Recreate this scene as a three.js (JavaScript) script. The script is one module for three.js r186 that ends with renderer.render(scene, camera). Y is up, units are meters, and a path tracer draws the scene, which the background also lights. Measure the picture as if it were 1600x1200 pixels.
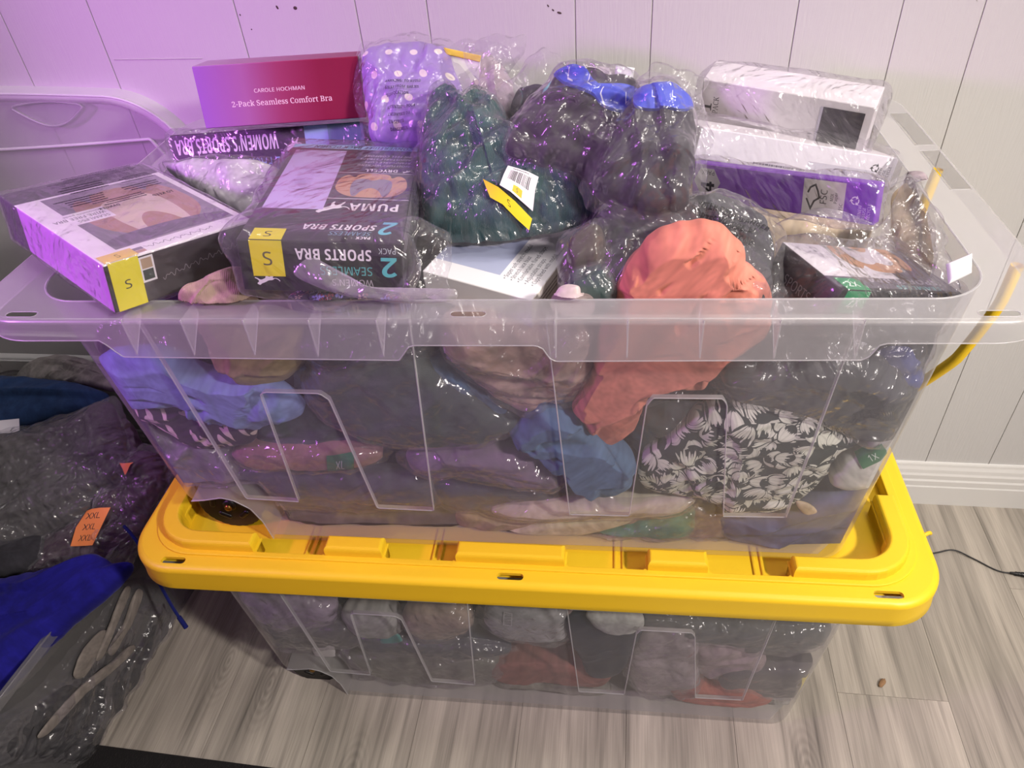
import * as THREE from 'three';
import { RoundedBoxGeometry } from 'three/addons/geometries/RoundedBoxGeometry.js';
import { mergeGeometries, mergeVertices } from 'three/addons/utils/BufferGeometryUtils.js';
import { RectAreaLightUniformsLib } from 'three/addons/lights/RectAreaLightUniformsLib.js';
import { createNoise2D, createNoise3D } from 'simplex-noise';

// ---------- camera, lights, exposure ----------
const scene = new THREE.Scene();
const renderer = new THREE.WebGLRenderer({ antialias: true });
renderer.toneMapping = THREE.LinearToneMapping;
renderer.toneMappingExposure = 1.07;
renderer.shadowMap.enabled = true;
scene.background = new THREE.Color(0x000000);

const camera = new THREE.PerspectiveCamera(2 * Math.atan(600 / 1160.6) * 180 / Math.PI, 4 / 3, 0.02, 30);
camera.position.set(0.1452, 1.2655, 1.1638);
camera.rotation.order = 'YXZ';
camera.rotation.set(-0.69, 0.1844, -0.0894);
scene.add(camera);

RectAreaLightUniformsLib.init();
function spot(color, intensity, pos, to, angle, penumbra, radius) {
  const l = new THREE.SpotLight(color, intensity, 0, angle, penumbra, 2);
  l.position.set(...pos); l.target.position.set(...to); l.castShadow = true; l.shadow.radius = radius;
  scene.add(l, l.target); return l;
}
const CEIL = [0.75, 2.38, 0.50];
const ceilingGlow = new THREE.PointLight(new THREE.Color(1, 0.92, 0.86), 3.0, 0, 2);
ceilingGlow.position.set(CEIL[0], CEIL[1] - 0.10, CEIL[2]); ceilingGlow.castShadow = true; ceilingGlow.shadow.radius = 8; scene.add(ceilingGlow);
spot(new THREE.Color(1, 0.91, 0.84), 17, [1.5, 1.95, 1.55], [0.42, 0.42, 0.60], 0.62, 1, 4);      // warm spot added at the right as room fill
spot(new THREE.Color(0.74, 0.20, 1.0), 5.2, [-1.2, 1.35, 1.05], [-0.24, 0.88, 0.15], 0.66, 1, 3);      // violet LED lamp at the left

const leftFill = new THREE.PointLight(new THREE.Color(1, 0.96, 0.94), 0.5, 0, 2); leftFill.position.set(-1.25, 2.0, 0.55); leftFill.castShadow = true; leftFill.shadow.radius = 4; scene.add(leftFill);   // fill light added to brighten the wall at the left

// ---------- helpers ----------
function rng(seed) { let a = seed >>> 0; return () => { a = (a + 0x6D2B79F5) | 0; let t = Math.imul(a ^ (a >>> 15), 1 | a); t = (t + Math.imul(t ^ (t >>> 7), 61 | t)) ^ t; return ((t ^ (t >>> 14)) >>> 0) / 4294967296; }; }
const N2 = createNoise2D(rng(11)), N3 = createNoise3D(rng(23));
const counts = {};
function numbered(name) { const n = counts[name] = (counts[name] ?? -1) + 1; return n ? name + '_' + String(n).padStart(3, '0') : name; }
function shadow(o) { o.castShadow = o.receiveShadow = true; return o; }
function thing(name, label, category, group) {
  const g = new THREE.Group(); g.name = numbered(name); g.userData = { label, category }; if (group) g.userData.group = group; scene.add(g); return g;
}
function part(name, geo, mat, parent) { const m = shadow(new THREE.Mesh(geo, mat)); m.name = name; parent.add(m); return m; }
function struct(name) { const g = new THREE.Group(); g.name = name; g.userData.kind = 'structure'; scene.add(g); return g; }
const C = (hex) => new THREE.Color(hex);
const clamp = (x, a, b) => Math.min(b, Math.max(a, x)), lerp = (a, b, t) => a + (b - a) * t;
const smooth = (a, b, x) => { const t = clamp((x - a) / (b - a), 0, 1); return t * t * (3 - 2 * t); };
const FR={uw:{o:[0.0018, 0.443, 0.5332],e:[1.6215, -4.1718, 0.0],b:[0.0, 0.0, 0.02]},lw:{o:[0.01, 0.0, 0.5385],e:[1.1746, -3.9234, 0.0],b:[0.0, 0.0, 0.02]},floor:{o:[0.0, 0.0, 0.0],e:[0.0, 90.0, 0.0],b:[0.0, 0.0, 0.02]},wall:{o:[0.0, 0.0, 0.0],e:[0.0, 0.0, 0.0],b:[0.0, 0.0, 0.02]},rim:{o:[-0.0046, 0.868, 0.3073],e:[1.6215, 90.0, 0.0],b:[0.0, 0.0, 0.02]},skirt:{o:[0.0037, 0.868, 0.6002],e:[1.6215, 0.0, 0.0],b:[0.0, 0.0, 0.02]},lbw:{o:[-0.7, 0.0, 0.6],e:[87.0, -4.0, 0.0],b:[0.0, 0.0, 0.02]}};

// ---------- textures ----------
function dataTex(w, h, fn, srgb, rep) {
  const d = new Uint8Array(w * h * 4);
  for (let y = 0; y < h; y++) for (let x = 0; x < w; x++) { const c = fn(x / w, y / h, x, y), i = (y * w + x) * 4; for (let k = 0; k < 3; k++) d[i + k] = clamp(Math.round((Array.isArray(c) ? c[k] : c) * 255), 0, 255); d[i + 3] = 255; }
  const t = new THREE.DataTexture(d, w, h); t.magFilter = THREE.LinearFilter; t.minFilter = THREE.LinearMipmapLinearFilter; t.wrapS = t.wrapT = THREE.RepeatWrapping; t.generateMipmaps = true;
  if (srgb) t.colorSpace = THREE.SRGBColorSpace; if (rep) t.repeat.set(rep[0], rep[1]); t.needsUpdate = true; return t;
}
function canvasTex(w, h, draw) {
  const c = document.createElement('canvas'); c.width = w; c.height = h; const g = c.getContext('2d'); draw(g, w, h);
  const t = new THREE.CanvasTexture(c); t.colorSpace = THREE.SRGBColorSpace; t.magFilter = THREE.LinearFilter; t.anisotropy = 8; return t;
}
const TAU = Math.PI * 2, P3 = (u, v, fu, fv, s) => { const a = u * TAU, b = v * TAU; return N3(Math.cos(a) * fu + s, Math.sin(a) * fu + Math.cos(b) * fv, Math.sin(b) * fv - s); };
const weave = dataTex(128, 128, (u, v, x, y) => 0.5 + 0.22 * Math.sin(x * Math.PI / 4 + (y >> 2 & 1) * Math.PI) * Math.sin(y * Math.PI / 4) + 0.2 * N2(x * 0.35, y * 0.35), false, [150, 150]);
const knit = dataTex(128, 128, (u, v, x, y) => 0.5 + 0.3 * Math.sin(x * Math.PI / 8) + 0.15 * Math.sin(y * Math.PI / 4 + Math.abs(Math.sin(x * Math.PI / 8)) * 2) + 0.1 * N2(x * 0.3, y * 0.3), false, [70, 70]);
// crinkled film: ridges of several sizes
const crinkle = (() => {
  const r = rng(9), L = []; for (let k = 0; k < 12; k++) { const m = 1 + Math.floor(k / 3); L.push([Math.round((r() * 2 - 1) * (2 + m)), Math.round((r() * 2 - 1) * (2 + m)), r() * 2, r() * 40, 1 / (1 + 0.5 * m)]); }
  return dataTex(512, 512, (u, v) => {
    let h = 0.5; for (const [i, j, c, s, w] of L) { if (!i && !j) continue; const t = 2 * (i * u + j * v) + c + 0.7 * P3(u, v, 0.8, 0.8, s); h += 0.13 * w * (Math.abs(((t % 2) + 2) % 2 - 1) - 0.5) * smooth(-0.2, 0.5, P3(u, v, 1.1, 1.1, s + 20)); }
    return clamp(h, 0, 1);
  }, false, [7, 7]);
})();
const mottled = dataTex(256, 256, (u, v) => { const n = 0.9 + 0.08 * P3(u, v, 1.2, 1.2, 7) + 0.05 * P3(u, v, 4, 4, 3); return [n, n, n]; }, true, [5, 5]);

// ---------- materials ----------
const matCache = {};
function cloth(hex, o = {}) {
  const k = hex + JSON.stringify(o.k ?? ''); if (matCache[k] && !o.map) return matCache[k];
  const m = new THREE.MeshPhysicalMaterial({ color: C(hex), roughness: o.rough ?? 0.9, bumpMap: o.knit ? knit : weave, bumpScale: o.bump ? o.bump * 0.3 : 0.00015, sheen: 0.35, sheenRoughness: 0.6, sheenColor: C(hex).lerp(C(0xffffff), 0.4), map: o.map ?? (o.plain ? null : mottled), specularIntensity: 0.5 });
  if (!o.map) matCache[k] = m; return m;
}
const film = new THREE.MeshPhysicalMaterial({ color: C(0xf4f2f6), roughness: 0.17, transmission: 0.95, thickness: 0, ior: 1.55, bumpMap: crinkle, bumpScale: 0.028 });
const filmSmooth = new THREE.MeshPhysicalMaterial({ color: C(0xf8f6fa), roughness: 0.13, transmission: 0.955, thickness: 0, ior: 1.5, bumpMap: crinkle, bumpScale: 0.014 });
const filmMilky = new THREE.MeshPhysicalMaterial({ color: C(0xeeeaf0), roughness: 0.16, transmission: 0.80, thickness: 0, ior: 1.5, bumpMap: crinkle, bumpScale: 0.010 });
const frosted = new THREE.MeshPhysicalMaterial({ color: C(0xf1f1f2), roughness: 0.30, transmission: 0.80, thickness: 0, ior: 1.45, side: THREE.DoubleSide });
const frostedWall = new THREE.MeshPhysicalMaterial({ color: C(0xf1f1f2), roughness: 0.20, transmission: 0.925, thickness: 0, ior: 1.45, side: THREE.DoubleSide });
const frostedEdge = new THREE.MeshPhysicalMaterial({ color: C(0xf4f4f5), roughness: 0.35, transmission: 0.45, thickness: 0, ior: 1.45 });
const yellowPlastic = new THREE.MeshPhysicalMaterial({ color: new THREE.Color(0.82, 0.545, 0.018), roughness: 0.42, bumpMap: mottled, bumpScale: 0.0003, specularIntensity: 0.8 });
const blackPlastic = new THREE.MeshStandardMaterial({ color: C(0x08080a), roughness: 0.42 });
const flat = (hex, rough = 0.6) => new THREE.MeshStandardMaterial({ color: C(hex), roughness: rough });
const printed = (tex, rough = 0.45) => new THREE.MeshPhysicalMaterial({ map: tex, roughness: rough, specularIntensity: 0.7 });

// ---------- puffs: soft shapes traced as an outline and given thickness, creases and folds ----------
function ridged(x, y, s) { return Math.pow(1 - Math.min(1, Math.abs(N3(x, y, s)) * 1.25), 2.2); }
const tri = (x) => Math.abs(((x % 2) + 2) % 2 - 1);
// straight creases with flat facets between, as in crumpled film
function crumpler(seed, f, n = 7) {
  const r = rng(Math.floor(seed * 13) + 5), L = [];
  for (let k = 0; k < n; k++) { const a = r() * Math.PI, q = f * (0.5 + 1.4 * r()); L.push([Math.cos(a) * q, Math.sin(a) * q, r() * 9, 1 / (0.6 + q / f), r() * 30]); }
  return (x, y) => { let h = 0; for (const [ax, ay, c, w, s] of L) h += w * (tri(ax * x + ay * y + c + 0.45 * N3(x * f * 0.22, y * f * 0.22, s)) - 0.5) * smooth(-0.35, 0.45, N3(x * f * 0.16, y * f * 0.16, s + 7)); return h; };
}
function wrinkleFn(o) {
  const a = o.wr ?? 0.006, f = o.fr ?? 14, dir = (o.dir ?? 30) * Math.PI / 180, st = o.st ?? 3.6, s = o.seed ?? 1, cs = Math.cos(dir), sn = Math.sin(dir);
  if (o.kind === 'film') { const c = crumpler(s, f), c2 = crumpler(s + 3, f * 2.6, 5); return (x, y) => a * (0.95 * c(x, y) + 0.45 * c2(x, y) + 0.4 * N3(x * f * 0.3, y * f * 0.3, s + 2)); }
  return (x, y) => {
    const wx = x + 0.03 * N3(x * 6, y * 6, s), wy = y + 0.03 * N3(x * 6, y * 6, s + 5);
    const p = (cs * wx + sn * wy), q = (-sn * wx + cs * wy);
    const fold = 1 - Math.abs(N3(p * f / st, q * f * 0.9, s)) * 1.6, fold2 = 1 - Math.abs(N3(p * f * 0.45, q * f * 1.7, s + 9)) * 1.8;
    return a * (0.85 * smooth(0.05, 0.95, fold) + 0.5 * smooth(0.15, 0.95, fold2) * smooth(-0.2, 0.5, N3(x * 7, y * 7, s + 3)) + 0.7 * N3(x * f * 0.3, y * f * 0.3, s + 2) + 0.10 * N3(p * f * 1.4, q * f * 3.2, s + 4) - 0.4);
  };
}
function smoothOutline(p, n, sharp) {
  if (sharp) { const out = []; for (let i = 0; i < p.length; i++) { const a = p[i], b = p[(i + 1) % p.length], k = Math.max(2, Math.round(n / p.length)); for (let t = 0; t < k; t++) out.push([lerp(a[0], b[0], t / k), lerp(a[1], b[1], t / k)]); } return out; }
  const c = new THREE.CatmullRomCurve3(p.map((q) => new THREE.Vector3(q[0], q[1], 0)), true, 'centripetal');
  return c.getSpacedPoints(n).slice(0, n).map((v) => [v.x, v.y]);
}
const bendZ = (b, y) => { const x = (y - b[1]) / b[2]; return -b[0] * b[2] * (x > 40 ? x : Math.log1p(Math.exp(x))); };
function distPoly(x, y, line) {   // signed offset to a polyline and its distance
  let best = 1e9, sg = 1;
  for (let i = 0; i + 1 < line.length; i++) {
    const [ax, ay] = line[i], [bx, by] = line[i + 1], dx = bx - ax, dy = by - ay, L = dx * dx + dy * dy, t = clamp(((x - ax) * dx + (y - ay) * dy) / L, 0, 1);
    const ex = x - ax - t * dx, ey = y - ay - t * dy, d = Math.hypot(ex, ey);
    if (d < best) { best = d; sg = dx * ey - dy * ex >= 0 ? 1 : -1; }
  }
  return [best, sg];
}
function shapeOf(P, o) {
  const S = o.segs ?? 150, s = o.seed ?? 1;
  let B = smoothOutline(P.p, S, o.sharp);
  let area = 0; for (let i = 0; i < B.length; i++) { const a = B[i], b = B[(i + 1) % B.length]; area += a[0] * b[1] - a[1] * b[0]; }
  if (area < 0) B.reverse();
  let cx = 0, cy = 0; for (const b of B) { cx += b[0] / B.length; cy += b[1] / B.length; }
  const gx = o.grow ?? 0, jit = o.jit ?? 0.002;
  B = B.map(([x, y]) => { const d = Math.hypot(x - cx, y - cy) || 1, k = (gx + jit * N3(x * 40, y * 40, s)) / d; return [x + (x - cx) * k, y + (y - cy) * k]; });
  const wf = wrinkleFn(o), hf = o.hf ?? 0.03, n = o.n ?? 4, m = o.m ?? 0.5;
  const folds = (P.q ?? []).map((l, i) => ({ l, a: o.fa?.[i] ?? o.fa?.[0] ?? 0.007, w: o.fw?.[i] ?? o.fw?.[0] ?? 0.03 }));
  const height = (x, y, r) => {
    let z = hf * Math.pow(1 - Math.pow(Math.min(1, r), n), m);
    const edge = 1 - Math.pow(Math.min(1, r), 8);
    let w = wf(x, y);
    for (const f of folds) { const [d, sg] = distPoly(x, y, f.l); w += sg > 0 ? f.a * Math.exp(-d / f.w) : f.a * (1 - smooth(0, 0.011, d)) - f.a * 0.25 * Math.exp(-d / 0.012); }
    if (o.over) { const u = r < 1 ? o.over.zIn(x, y) : -1; return u > -0.5 ? Math.max(z, u + (o.gap ?? 0.0025) + 0.45 * (o.wr ?? 0.006)) + 0.75 * Math.max(w, -0.6 * (o.wr ?? 0.006)) * edge : z + w * edge; }
    return z + w * edge;
  };
  const radius = (x, y) => {
    const dx = x - cx, dy = y - cy; let best = 1e-6;
    for (let i = 0; i < B.length; i++) {
      const [ax, ay] = B[i], [bx, by] = B[(i + 1) % B.length], ex = bx - ax, ey = by - ay, det = dx * ey - dy * ex; if (Math.abs(det) < 1e-12) continue;
      const t = ((ax - cx) * ey - (ay - cy) * ex) / det, u = ((ax - cx) * dy - (ay - cy) * dx) / det; if (t > 0 && u >= -1e-6 && u <= 1.000001) best = Math.max(best, t);
    }
    return 1 / best;
  };
  return { B, cx, cy, height, radius, bend: P.f.b, w: P.w - (P.f === FR.uw || P.f === FR.lw ? 0.007 : 0), z: (x, y) => height(x, y, radius(x, y)), zIn: (x, y) => { const r = radius(x, y); return r < 1 ? height(x, y, r) : -1; } };
}
function puffGeo(P, o = {}) {
  const sh = shapeOf(P, o), { B, cx, cy } = sh, R = o.rings ?? 40, S = B.length, pos = [], uv = [], idx = [];
  let x0 = 1e9, x1 = -1e9, y0 = 1e9, y1 = -1e9; for (const [x, y] of B) { x0 = Math.min(x0, x); x1 = Math.max(x1, x); y0 = Math.min(y0, y); y1 = Math.max(y1, y); }
  const put = (x, y, z) => { pos.push(x, y, z + bendZ(sh.bend, y) + sh.w); uv.push(...(o.uvn ? [(x - x0) / (x1 - x0), (y - y0) / (y1 - y0)] : [x, y])); return pos.length / 3 - 1; };
  const hb = o.hb ?? 0.03, rows = [];
  for (let side = 0; side < (o.open ? 1 : 2); side++) {
    const grid = [];
    for (let i = 0; i <= R; i++) {
      const t = i / R, r = 1 - Math.pow(1 - t, 1.7), row = [];
      if (side && i === R) { grid.push(rows[0][R]); continue; }
      if (i === 0) { const z = side ? -hb : sh.height(cx, cy, 0); grid.push([put(cx, cy, z)]); continue; }
      for (let j = 0; j < S; j++) { const x = cx + (B[j][0] - cx) * r, y = cy + (B[j][1] - cy) * r; row.push(put(x, y, side ? -hb * Math.pow(1 - Math.pow(r, 4), 0.5) : sh.height(x, y, r))); }
      grid.push(row);
    }
    rows.push(grid);
    for (let i = 0; i < R; i++) for (let j = 0; j < S; j++) {
      const k = (j + 1) % S, tri = (a, b, c) => side ? idx.push(a, c, b) : idx.push(a, b, c);
      if (i === 0) tri(grid[0][0], grid[1][j], grid[1][k]); else { tri(grid[i][j], grid[i + 1][j], grid[i + 1][k]); tri(grid[i][j], grid[i + 1][k], grid[i][k]); }
    }
  }
  const g = new THREE.BufferGeometry(); g.setAttribute('position', new THREE.Float32BufferAttribute(pos, 3)); g.setAttribute('uv', new THREE.Float32BufferAttribute(uv, 2)); g.setIndex(idx); g.computeVertexNormals(); g.userData = sh; const bin = binOf(P.f); if (bin) keepIn(g, P.f, bin);
  return g;
}
function place(g, f) { g.position.set(...f.o); g.rotation.order = 'YXZ'; g.rotation.set(-f.e[1] * Math.PI / 180, f.e[0] * Math.PI / 180, f.e[2] * Math.PI / 180); return g; }
// a patch lying on a puff: four corners (in the puff's own plane), a texture
function patchGeo(corners, sh, lift, nx = 14, ny = 10) {
  const g = new THREE.PlaneGeometry(1, 1, nx, ny), p = g.attributes.position, u = g.attributes.uv;
  for (let i = 0; i < p.count; i++) {
    const s = u.getX(i), t = 1 - u.getY(i), [a, b, c, d] = corners;
    const x = lerp(lerp(a[0], b[0], s), lerp(d[0], c[0], s), t), y = lerp(lerp(a[1], b[1], s), lerp(d[1], c[1], s), t);
    p.setXYZ(i, x, y, sh.z(x, y) + bendZ(sh.bend, y) + sh.w + lift);
  }
  g.computeVertexNormals(); return g;
}
// keeps soft things on the inner side of the bin they lie in
const BINS = { upper: { o: [-0.0046, 0.443, 0.3073], yaw: 0.0283, s: [1, 1, 1] }, lower: { o: [0.0054, 0, 0.3125], yaw: 0.0205, s: [0.985, 1.064, 0.985] } };
for (const b of Object.values(BINS)) b.m = new THREE.Matrix4().compose(new THREE.Vector3(...b.o), new THREE.Quaternion().setFromAxisAngle(new THREE.Vector3(0, 1, 0), b.yaw), new THREE.Vector3(...b.s));
function keepIn(geo, f, bin, less = 0) {
  const e = new THREE.Euler(-f.e[1] * Math.PI / 180, f.e[0] * Math.PI / 180, f.e[2] * Math.PI / 180, 'YXZ'), F = new THREE.Matrix4().makeRotationFromEuler(e).setPosition(...f.o);
  const A = bin.m.clone().invert().multiply(F), B = A.clone().invert(), p = geo.attributes.position, v = new THREE.Vector3();
  for (let i = 0; i < p.count; i++) {
    v.fromBufferAttribute(p, i).applyMatrix4(A); if (v.y > 0.430 && f !== FR.uw) continue;
    const t = clamp(v.y / 0.425, 0, 1), k = 0.0045 - less, hx = lerp(0.452, 0.482, t) - k, hz = lerp(0.226, 0.257, t) - k, r = lerp(0.045, 0.055, t) - k;
    v.y = Math.max(v.y, 0.004); if (v.x < -0.325 && v.z > 0.05) v.y = Math.max(v.y, 0.099 - 0.3 * Math.max(0, v.x + 0.335) * 10);
    v.x = clamp(v.x, -hx, hx); v.z = clamp(v.z, -hz, hz);
    const cx = Math.abs(v.x) - (hx - r), cz = Math.abs(v.z) - (hz - r); if (cx > 0 && cz > 0) { const d = Math.hypot(cx, cz); if (d > r) { v.x = Math.sign(v.x) * (hx - r + cx * r / d); v.z = Math.sign(v.z) * (hz - r + cz * r / d); } }
    v.applyMatrix4(B); p.setXYZ(i, v.x, v.y, v.z);
  }
  geo.computeVertexNormals();
}
const binOf = (f) => (f === FR.uw ? BINS.upper : f === FR.lw ? BINS.lower : f === FR.lbw || f.o[0] < -0.55 ? null : BINS.upper);
let seedN = 100;
// a garment: its cloth as a mesh, and (optionally) the clear bag it is packed in
function garment(P, name, label, category, mat, o = {}) {
  const g = place(thing(name, label, category, o.group), P.f); o = { seed: seedN += 7.3, ...o };
  const m = part(o.part ?? 'cloth', puffGeo(P, o), mat, g); g.userData.sh = m.geometry.userData;
  if (o.film) addFilm(g, { ...P, q: undefined }, o, o.film);
  return g;
}
function addFilm(g, P, o, fo) {
  return part(fo.part ?? 'plastic_bag', puffGeo(fo.P ?? P, { ...o, part: undefined, open: true, over: fo.P ? undefined : g.userData.sh, gap: fo.gap, hf: (o.hf ?? 0.03) * 0.9 + (fo.lift ?? 0.004), grow: fo.grow ?? 0.012, n: fo.n ?? 2.6, m: fo.m ?? 0.8, kind: 'film', wr: (fo.wr ?? 0.007) * 1.25, fr: (fo.fr ?? 22) * 1.3, dir: fo.dir ?? 60, seed: (o.seed ?? 1) + 31, segs: fo.segs ?? 170, rings: fo.rings ?? 50, jit: 0.004, sharp: fo.sharp, uvn: fo.uvn }), fo.mat ?? film, g);
}
function extra(g, name, P, mat, o = {}) { if (o.on) o = { ...o, over: g.userData.sh, gap: o.on }; return part(name, puffGeo(P, { seed: seedN += 3.1, ...o }), mat, g); }
function sticker(g, name, corners, tex, o = {}) {
  const geo = patchGeo(corners, o.sh ?? g.userData.sh, o.sh && !o.alpha ? 0.004 : o.lift ?? 0.0015, ...(o.sh && !o.alpha ? [3, 2] : [])), bin = o.f && binOf(o.f); if (bin) keepIn(geo, o.f, bin, o.lift ?? 0.0015);
  const m = part(name, geo, new THREE.MeshPhysicalMaterial({ map: tex, roughness: 0.5, transparent: !!o.alpha, side: THREE.DoubleSide }), g);
  if (o.label) m.userData.label = o.label; return m;
}
// a soft piece traced in its own plane but belonging to a thing placed elsewhere
function attach(g, name, P, mat, o = {}) {
  const m = part(name, puffGeo(P, { seed: seedN += 3.3, ...o }), mat, g), h = place(new THREE.Group(), P.f); h.updateMatrix(); g.updateMatrix();
  const q = g.matrix.clone().invert().multiply(h.matrix); m.position.setFromMatrixPosition(q); m.quaternion.setFromRotationMatrix(q); return m;
}
// loose sheet of film traced as an outline
function loose(P, name, label, o = {}) {
  const g = place(thing(name, label, 'plastic bag', o.group), P.f);
  part('film', puffGeo(P, { kind: 'film', open: true, hf: 0.03, n: 3, wr: 0.012, fr: 15, seed: seedN += 5.7, segs: 170, rings: 50, jit: 0.006, ...o }), o.mat ?? film, g); return g;
}
// ---------- room shell ----------
const paint = new THREE.MeshPhysicalMaterial({ color: new THREE.Color(0.585, 0.58, 0.575), roughness: 0.5, bumpMap: dataTex(256, 256, (u, v) => 0.5 + 0.3 * P3(u, v, 2, 3, 1) + 0.2 * P3(u, v, 8, 8, 4), false, [2.2, 2.2]), bumpScale: 0.00025, specularIntensity: 0.45 });
const trimPaint = new THREE.MeshPhysicalMaterial({ color: new THREE.Color(0.72, 0.715, 0.70), roughness: 0.38 });
{
  const wall = struct('wall_back');
  const back = part('backing', new THREE.BoxGeometry(4.6, 2.6, 0.10), paint, wall); back.position.set(0, 1.3, -0.0518);
  const gx = [-2.3, -2.05, -1.83, -1.67, -1.44, -1.25, -1.09, -0.98, -0.839, -0.684, -0.445, -0.256, -0.148, 0.069, 0.178, 0.377, 0.514, 0.619, 0.775, 0.895, 1.07, 1.24, 1.4, 1.62, 1.8, 2.05, 2.3];
  for (let i = 0; i + 1 < gx.length; i++) {
    const w = gx[i + 1] - gx[i] - 0.0010, m = part('panel', new RoundedBoxGeometry(w, 2.5, 0.008, 1, 0.0009), paint, wall); m.position.set((gx[i] + gx[i + 1]) / 2, 1.25, -0.004);
  }
  const chipMat = flat(0x4a3c38, 0.8), chip = (x, y, sx, sy, r) => { const g = new THREE.SphereGeometry(0.5, 10, 6); const m = part('paint_chip', g, chipMat, wall); m.scale.set(sx, sy, 0.0008); m.position.set(x, y, 0.0002); m.rotation.z = r; };
  for (const c of [[-0.378, 1.014, 0.003, 0.006, 0.4], [-0.350, 1.012, 0.006, 0.005, 0], [-0.377, 1.026, 0.002, 0.003, 0], [-0.440, 1.006, 0.002, 0.003, 0.2], [-0.428, 0.985, 0.002, 0.002, 0], [0.024, 1.013, 0.002, 0.006, 0.3], [0.030, 1.0, 0.002, 0.004, 0.6], [0.037, 0.994, 0.002, 0.004, 0.9], [0.046, 0.990, 0.007, 0.003, -0.3], [0.215, 1.03, 0.002, 0.003, 0], [0.222, 1.018, 0.004, 0.002, -0.6]]) chip(...c);
  const scuff = flat(0x9b968e, 0.9); for (let i = 0; i < 9; i++) { const m = part('scuff_mark', new THREE.SphereGeometry(0.5, 8, 5), scuff, wall); m.scale.set(0.0012, 0.006 + 0.003 * (i % 3), 0.0005); m.position.set(0.585 + 0.0024 * i, 0.995 - 0.002 * Math.abs(i - 4) + 0.003 * (i % 2), 0.0001); m.rotation.z = (i - 4) * 0.16; }
  const seam = part('paint_ridge', new THREE.CapsuleGeometry(0.0009, 0.15, 4, 8), paint, wall); seam.rotation.z = Math.PI / 2 - 0.02; seam.position.set(-0.60, 0.947, 0.0001);
}
{
  const b = struct('baseboard_back'), s = new THREE.Shape();
  const pr = [[0, 0], [0.015, 0], [0.015, 0.052], [0.0135, 0.055], [0.0135, 0.068], [0.0115, 0.072], [0.0115, 0.083], [0.0095, 0.088], [0.0085, 0.097], [0.006, 0.104], [0.005, 0.110], [0.0035, 0.113], [0, 0.113]];
  s.moveTo(...pr[0]); for (const p of pr.slice(1)) s.lineTo(...p);
  const g = new THREE.ExtrudeGeometry(s, { depth: 4.5, bevelEnabled: false }); g.rotateY(-Math.PI / 2); g.scale(1, 1, 1); g.translate(2.25, 0.0, 0);
  // profile x runs out from the wall (z), extrusion runs along x
  const p = g.attributes.position; for (let i = 0; i < p.count; i++) p.setZ(i, Math.abs(p.getZ(i))); g.computeVertexNormals();
  part('moulding', g, trimPaint, b);
}
{
  const floor = struct('floor');
  const slab = part('slab', new THREE.BoxGeometry(4.6, 0.08, 3.4), flat(0x6a645c, 0.9), floor); slab.position.set(0, -0.0485, 1.6);
  const woods = [];
  for (let k = 0; k < 4; k++) {
    const s = k * 17.3, r = rng(k + 5), kx = 3 + r() * 4, ky = 0.2 + r() * 0.6;
    const col = dataTex(256, 1024, (u, v) => {
      const x = u * 0.18, z = v * 1.22;
      const wob = 0.010 * N3(x * 9, z * 2.2, s) + 0.004 * N3(x * 30, z * 6, s + 3);
      const ring = Math.sin((x + wob) * 210 + 5 * N3(x * 8, z * 1.1, s + 8) * 2.2);
      const fine = N3(x * 420, z * 5.5, s + 1) * 0.5 + N3(x * 900, z * 16, s + 2) * 0.35;
      const broad = N3(x * 16, z * 1.3, s + 6), dark = Math.pow(Math.max(0, N3(x * 60, z * 2.6, s + 11) * 0.8 + 0.3 * N3(x * 150, z * 5, s + 12)), 1.5), knot = Math.max(0, 1 - Math.hypot((x - 0.03 * kx) * 26, (z - ky) * 9));
      const t = 0.80 + 0.10 * broad + 0.022 * ring + 0.075 * fine - 0.16 * dark - 0.13 * knot * (0.6 + 0.4 * Math.sin(knot * 40));
      return [t * 0.79, t * 0.755, t * 0.705];
    }, true);
    col.wrapS = col.wrapT = THREE.ClampToEdgeWrapping;
    woods.push(new THREE.MeshPhysicalMaterial({ map: col, roughness: 0.55, bumpMap: col, bumpScale: 0.0006, specularIntensity: 0.5 }));
  }
  const W = 0.18, L = 1.22, pg = new THREE.BoxGeometry(W - 0.0006, 0.008, L - 0.0006);
  let k = 0;
  for (let i = -13; i < 13; i++) for (let j = 0; j < 3; j++) {
    const z = 0.0 + ((i * 7 + 40) % 5) * 0.24 - 1.0 + j * L + L / 2; if (z - L / 2 > 3.3) continue;
    const m = part('plank', pg, woods[(k++ * 3 + i * i) % 4 & 3], floor); m.position.set(0.085 + i * W, -0.004, z); m.rotation.y = (k % 2) * Math.PI;
  }
}
{
  const shell = (name, w, h, d, x, y, z) => { const g = struct(name), m = part('plaster', new THREE.BoxGeometry(w, h, d), paint, g); m.position.set(x, y, z); };
  shell('wall_left', 0.1, 2.7, 3.5, -2.35, 1.3, 1.6); shell('wall_right', 0.1, 2.7, 3.5, 2.35, 1.3, 1.6); shell('wall_front', 4.8, 2.7, 0.1, 0, 1.3, 3.35); shell('ceiling', 4.8, 0.1, 3.6, 0, 2.6, 1.6);
  const lamp = struct('ceiling_light');
  const rim = part('housing', new THREE.CylinderGeometry(0.17, 0.19, 0.09, 48), flat(0xdddad4, 0.4), lamp); rim.position.set(CEIL[0], 2.505, CEIL[2]);
  const dif = part('diffuser', new THREE.SphereGeometry(0.165, 40, 12, 0, TAU, Math.PI / 2, Math.PI / 2), new THREE.MeshStandardMaterial({ color: 0x222222, emissive: new THREE.Color(1, 0.9, 0.76), emissiveIntensity: 2.0 }), lamp); dif.scale.y = 0.35; dif.position.set(CEIL[0], 2.458, CEIL[2]);
}
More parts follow.
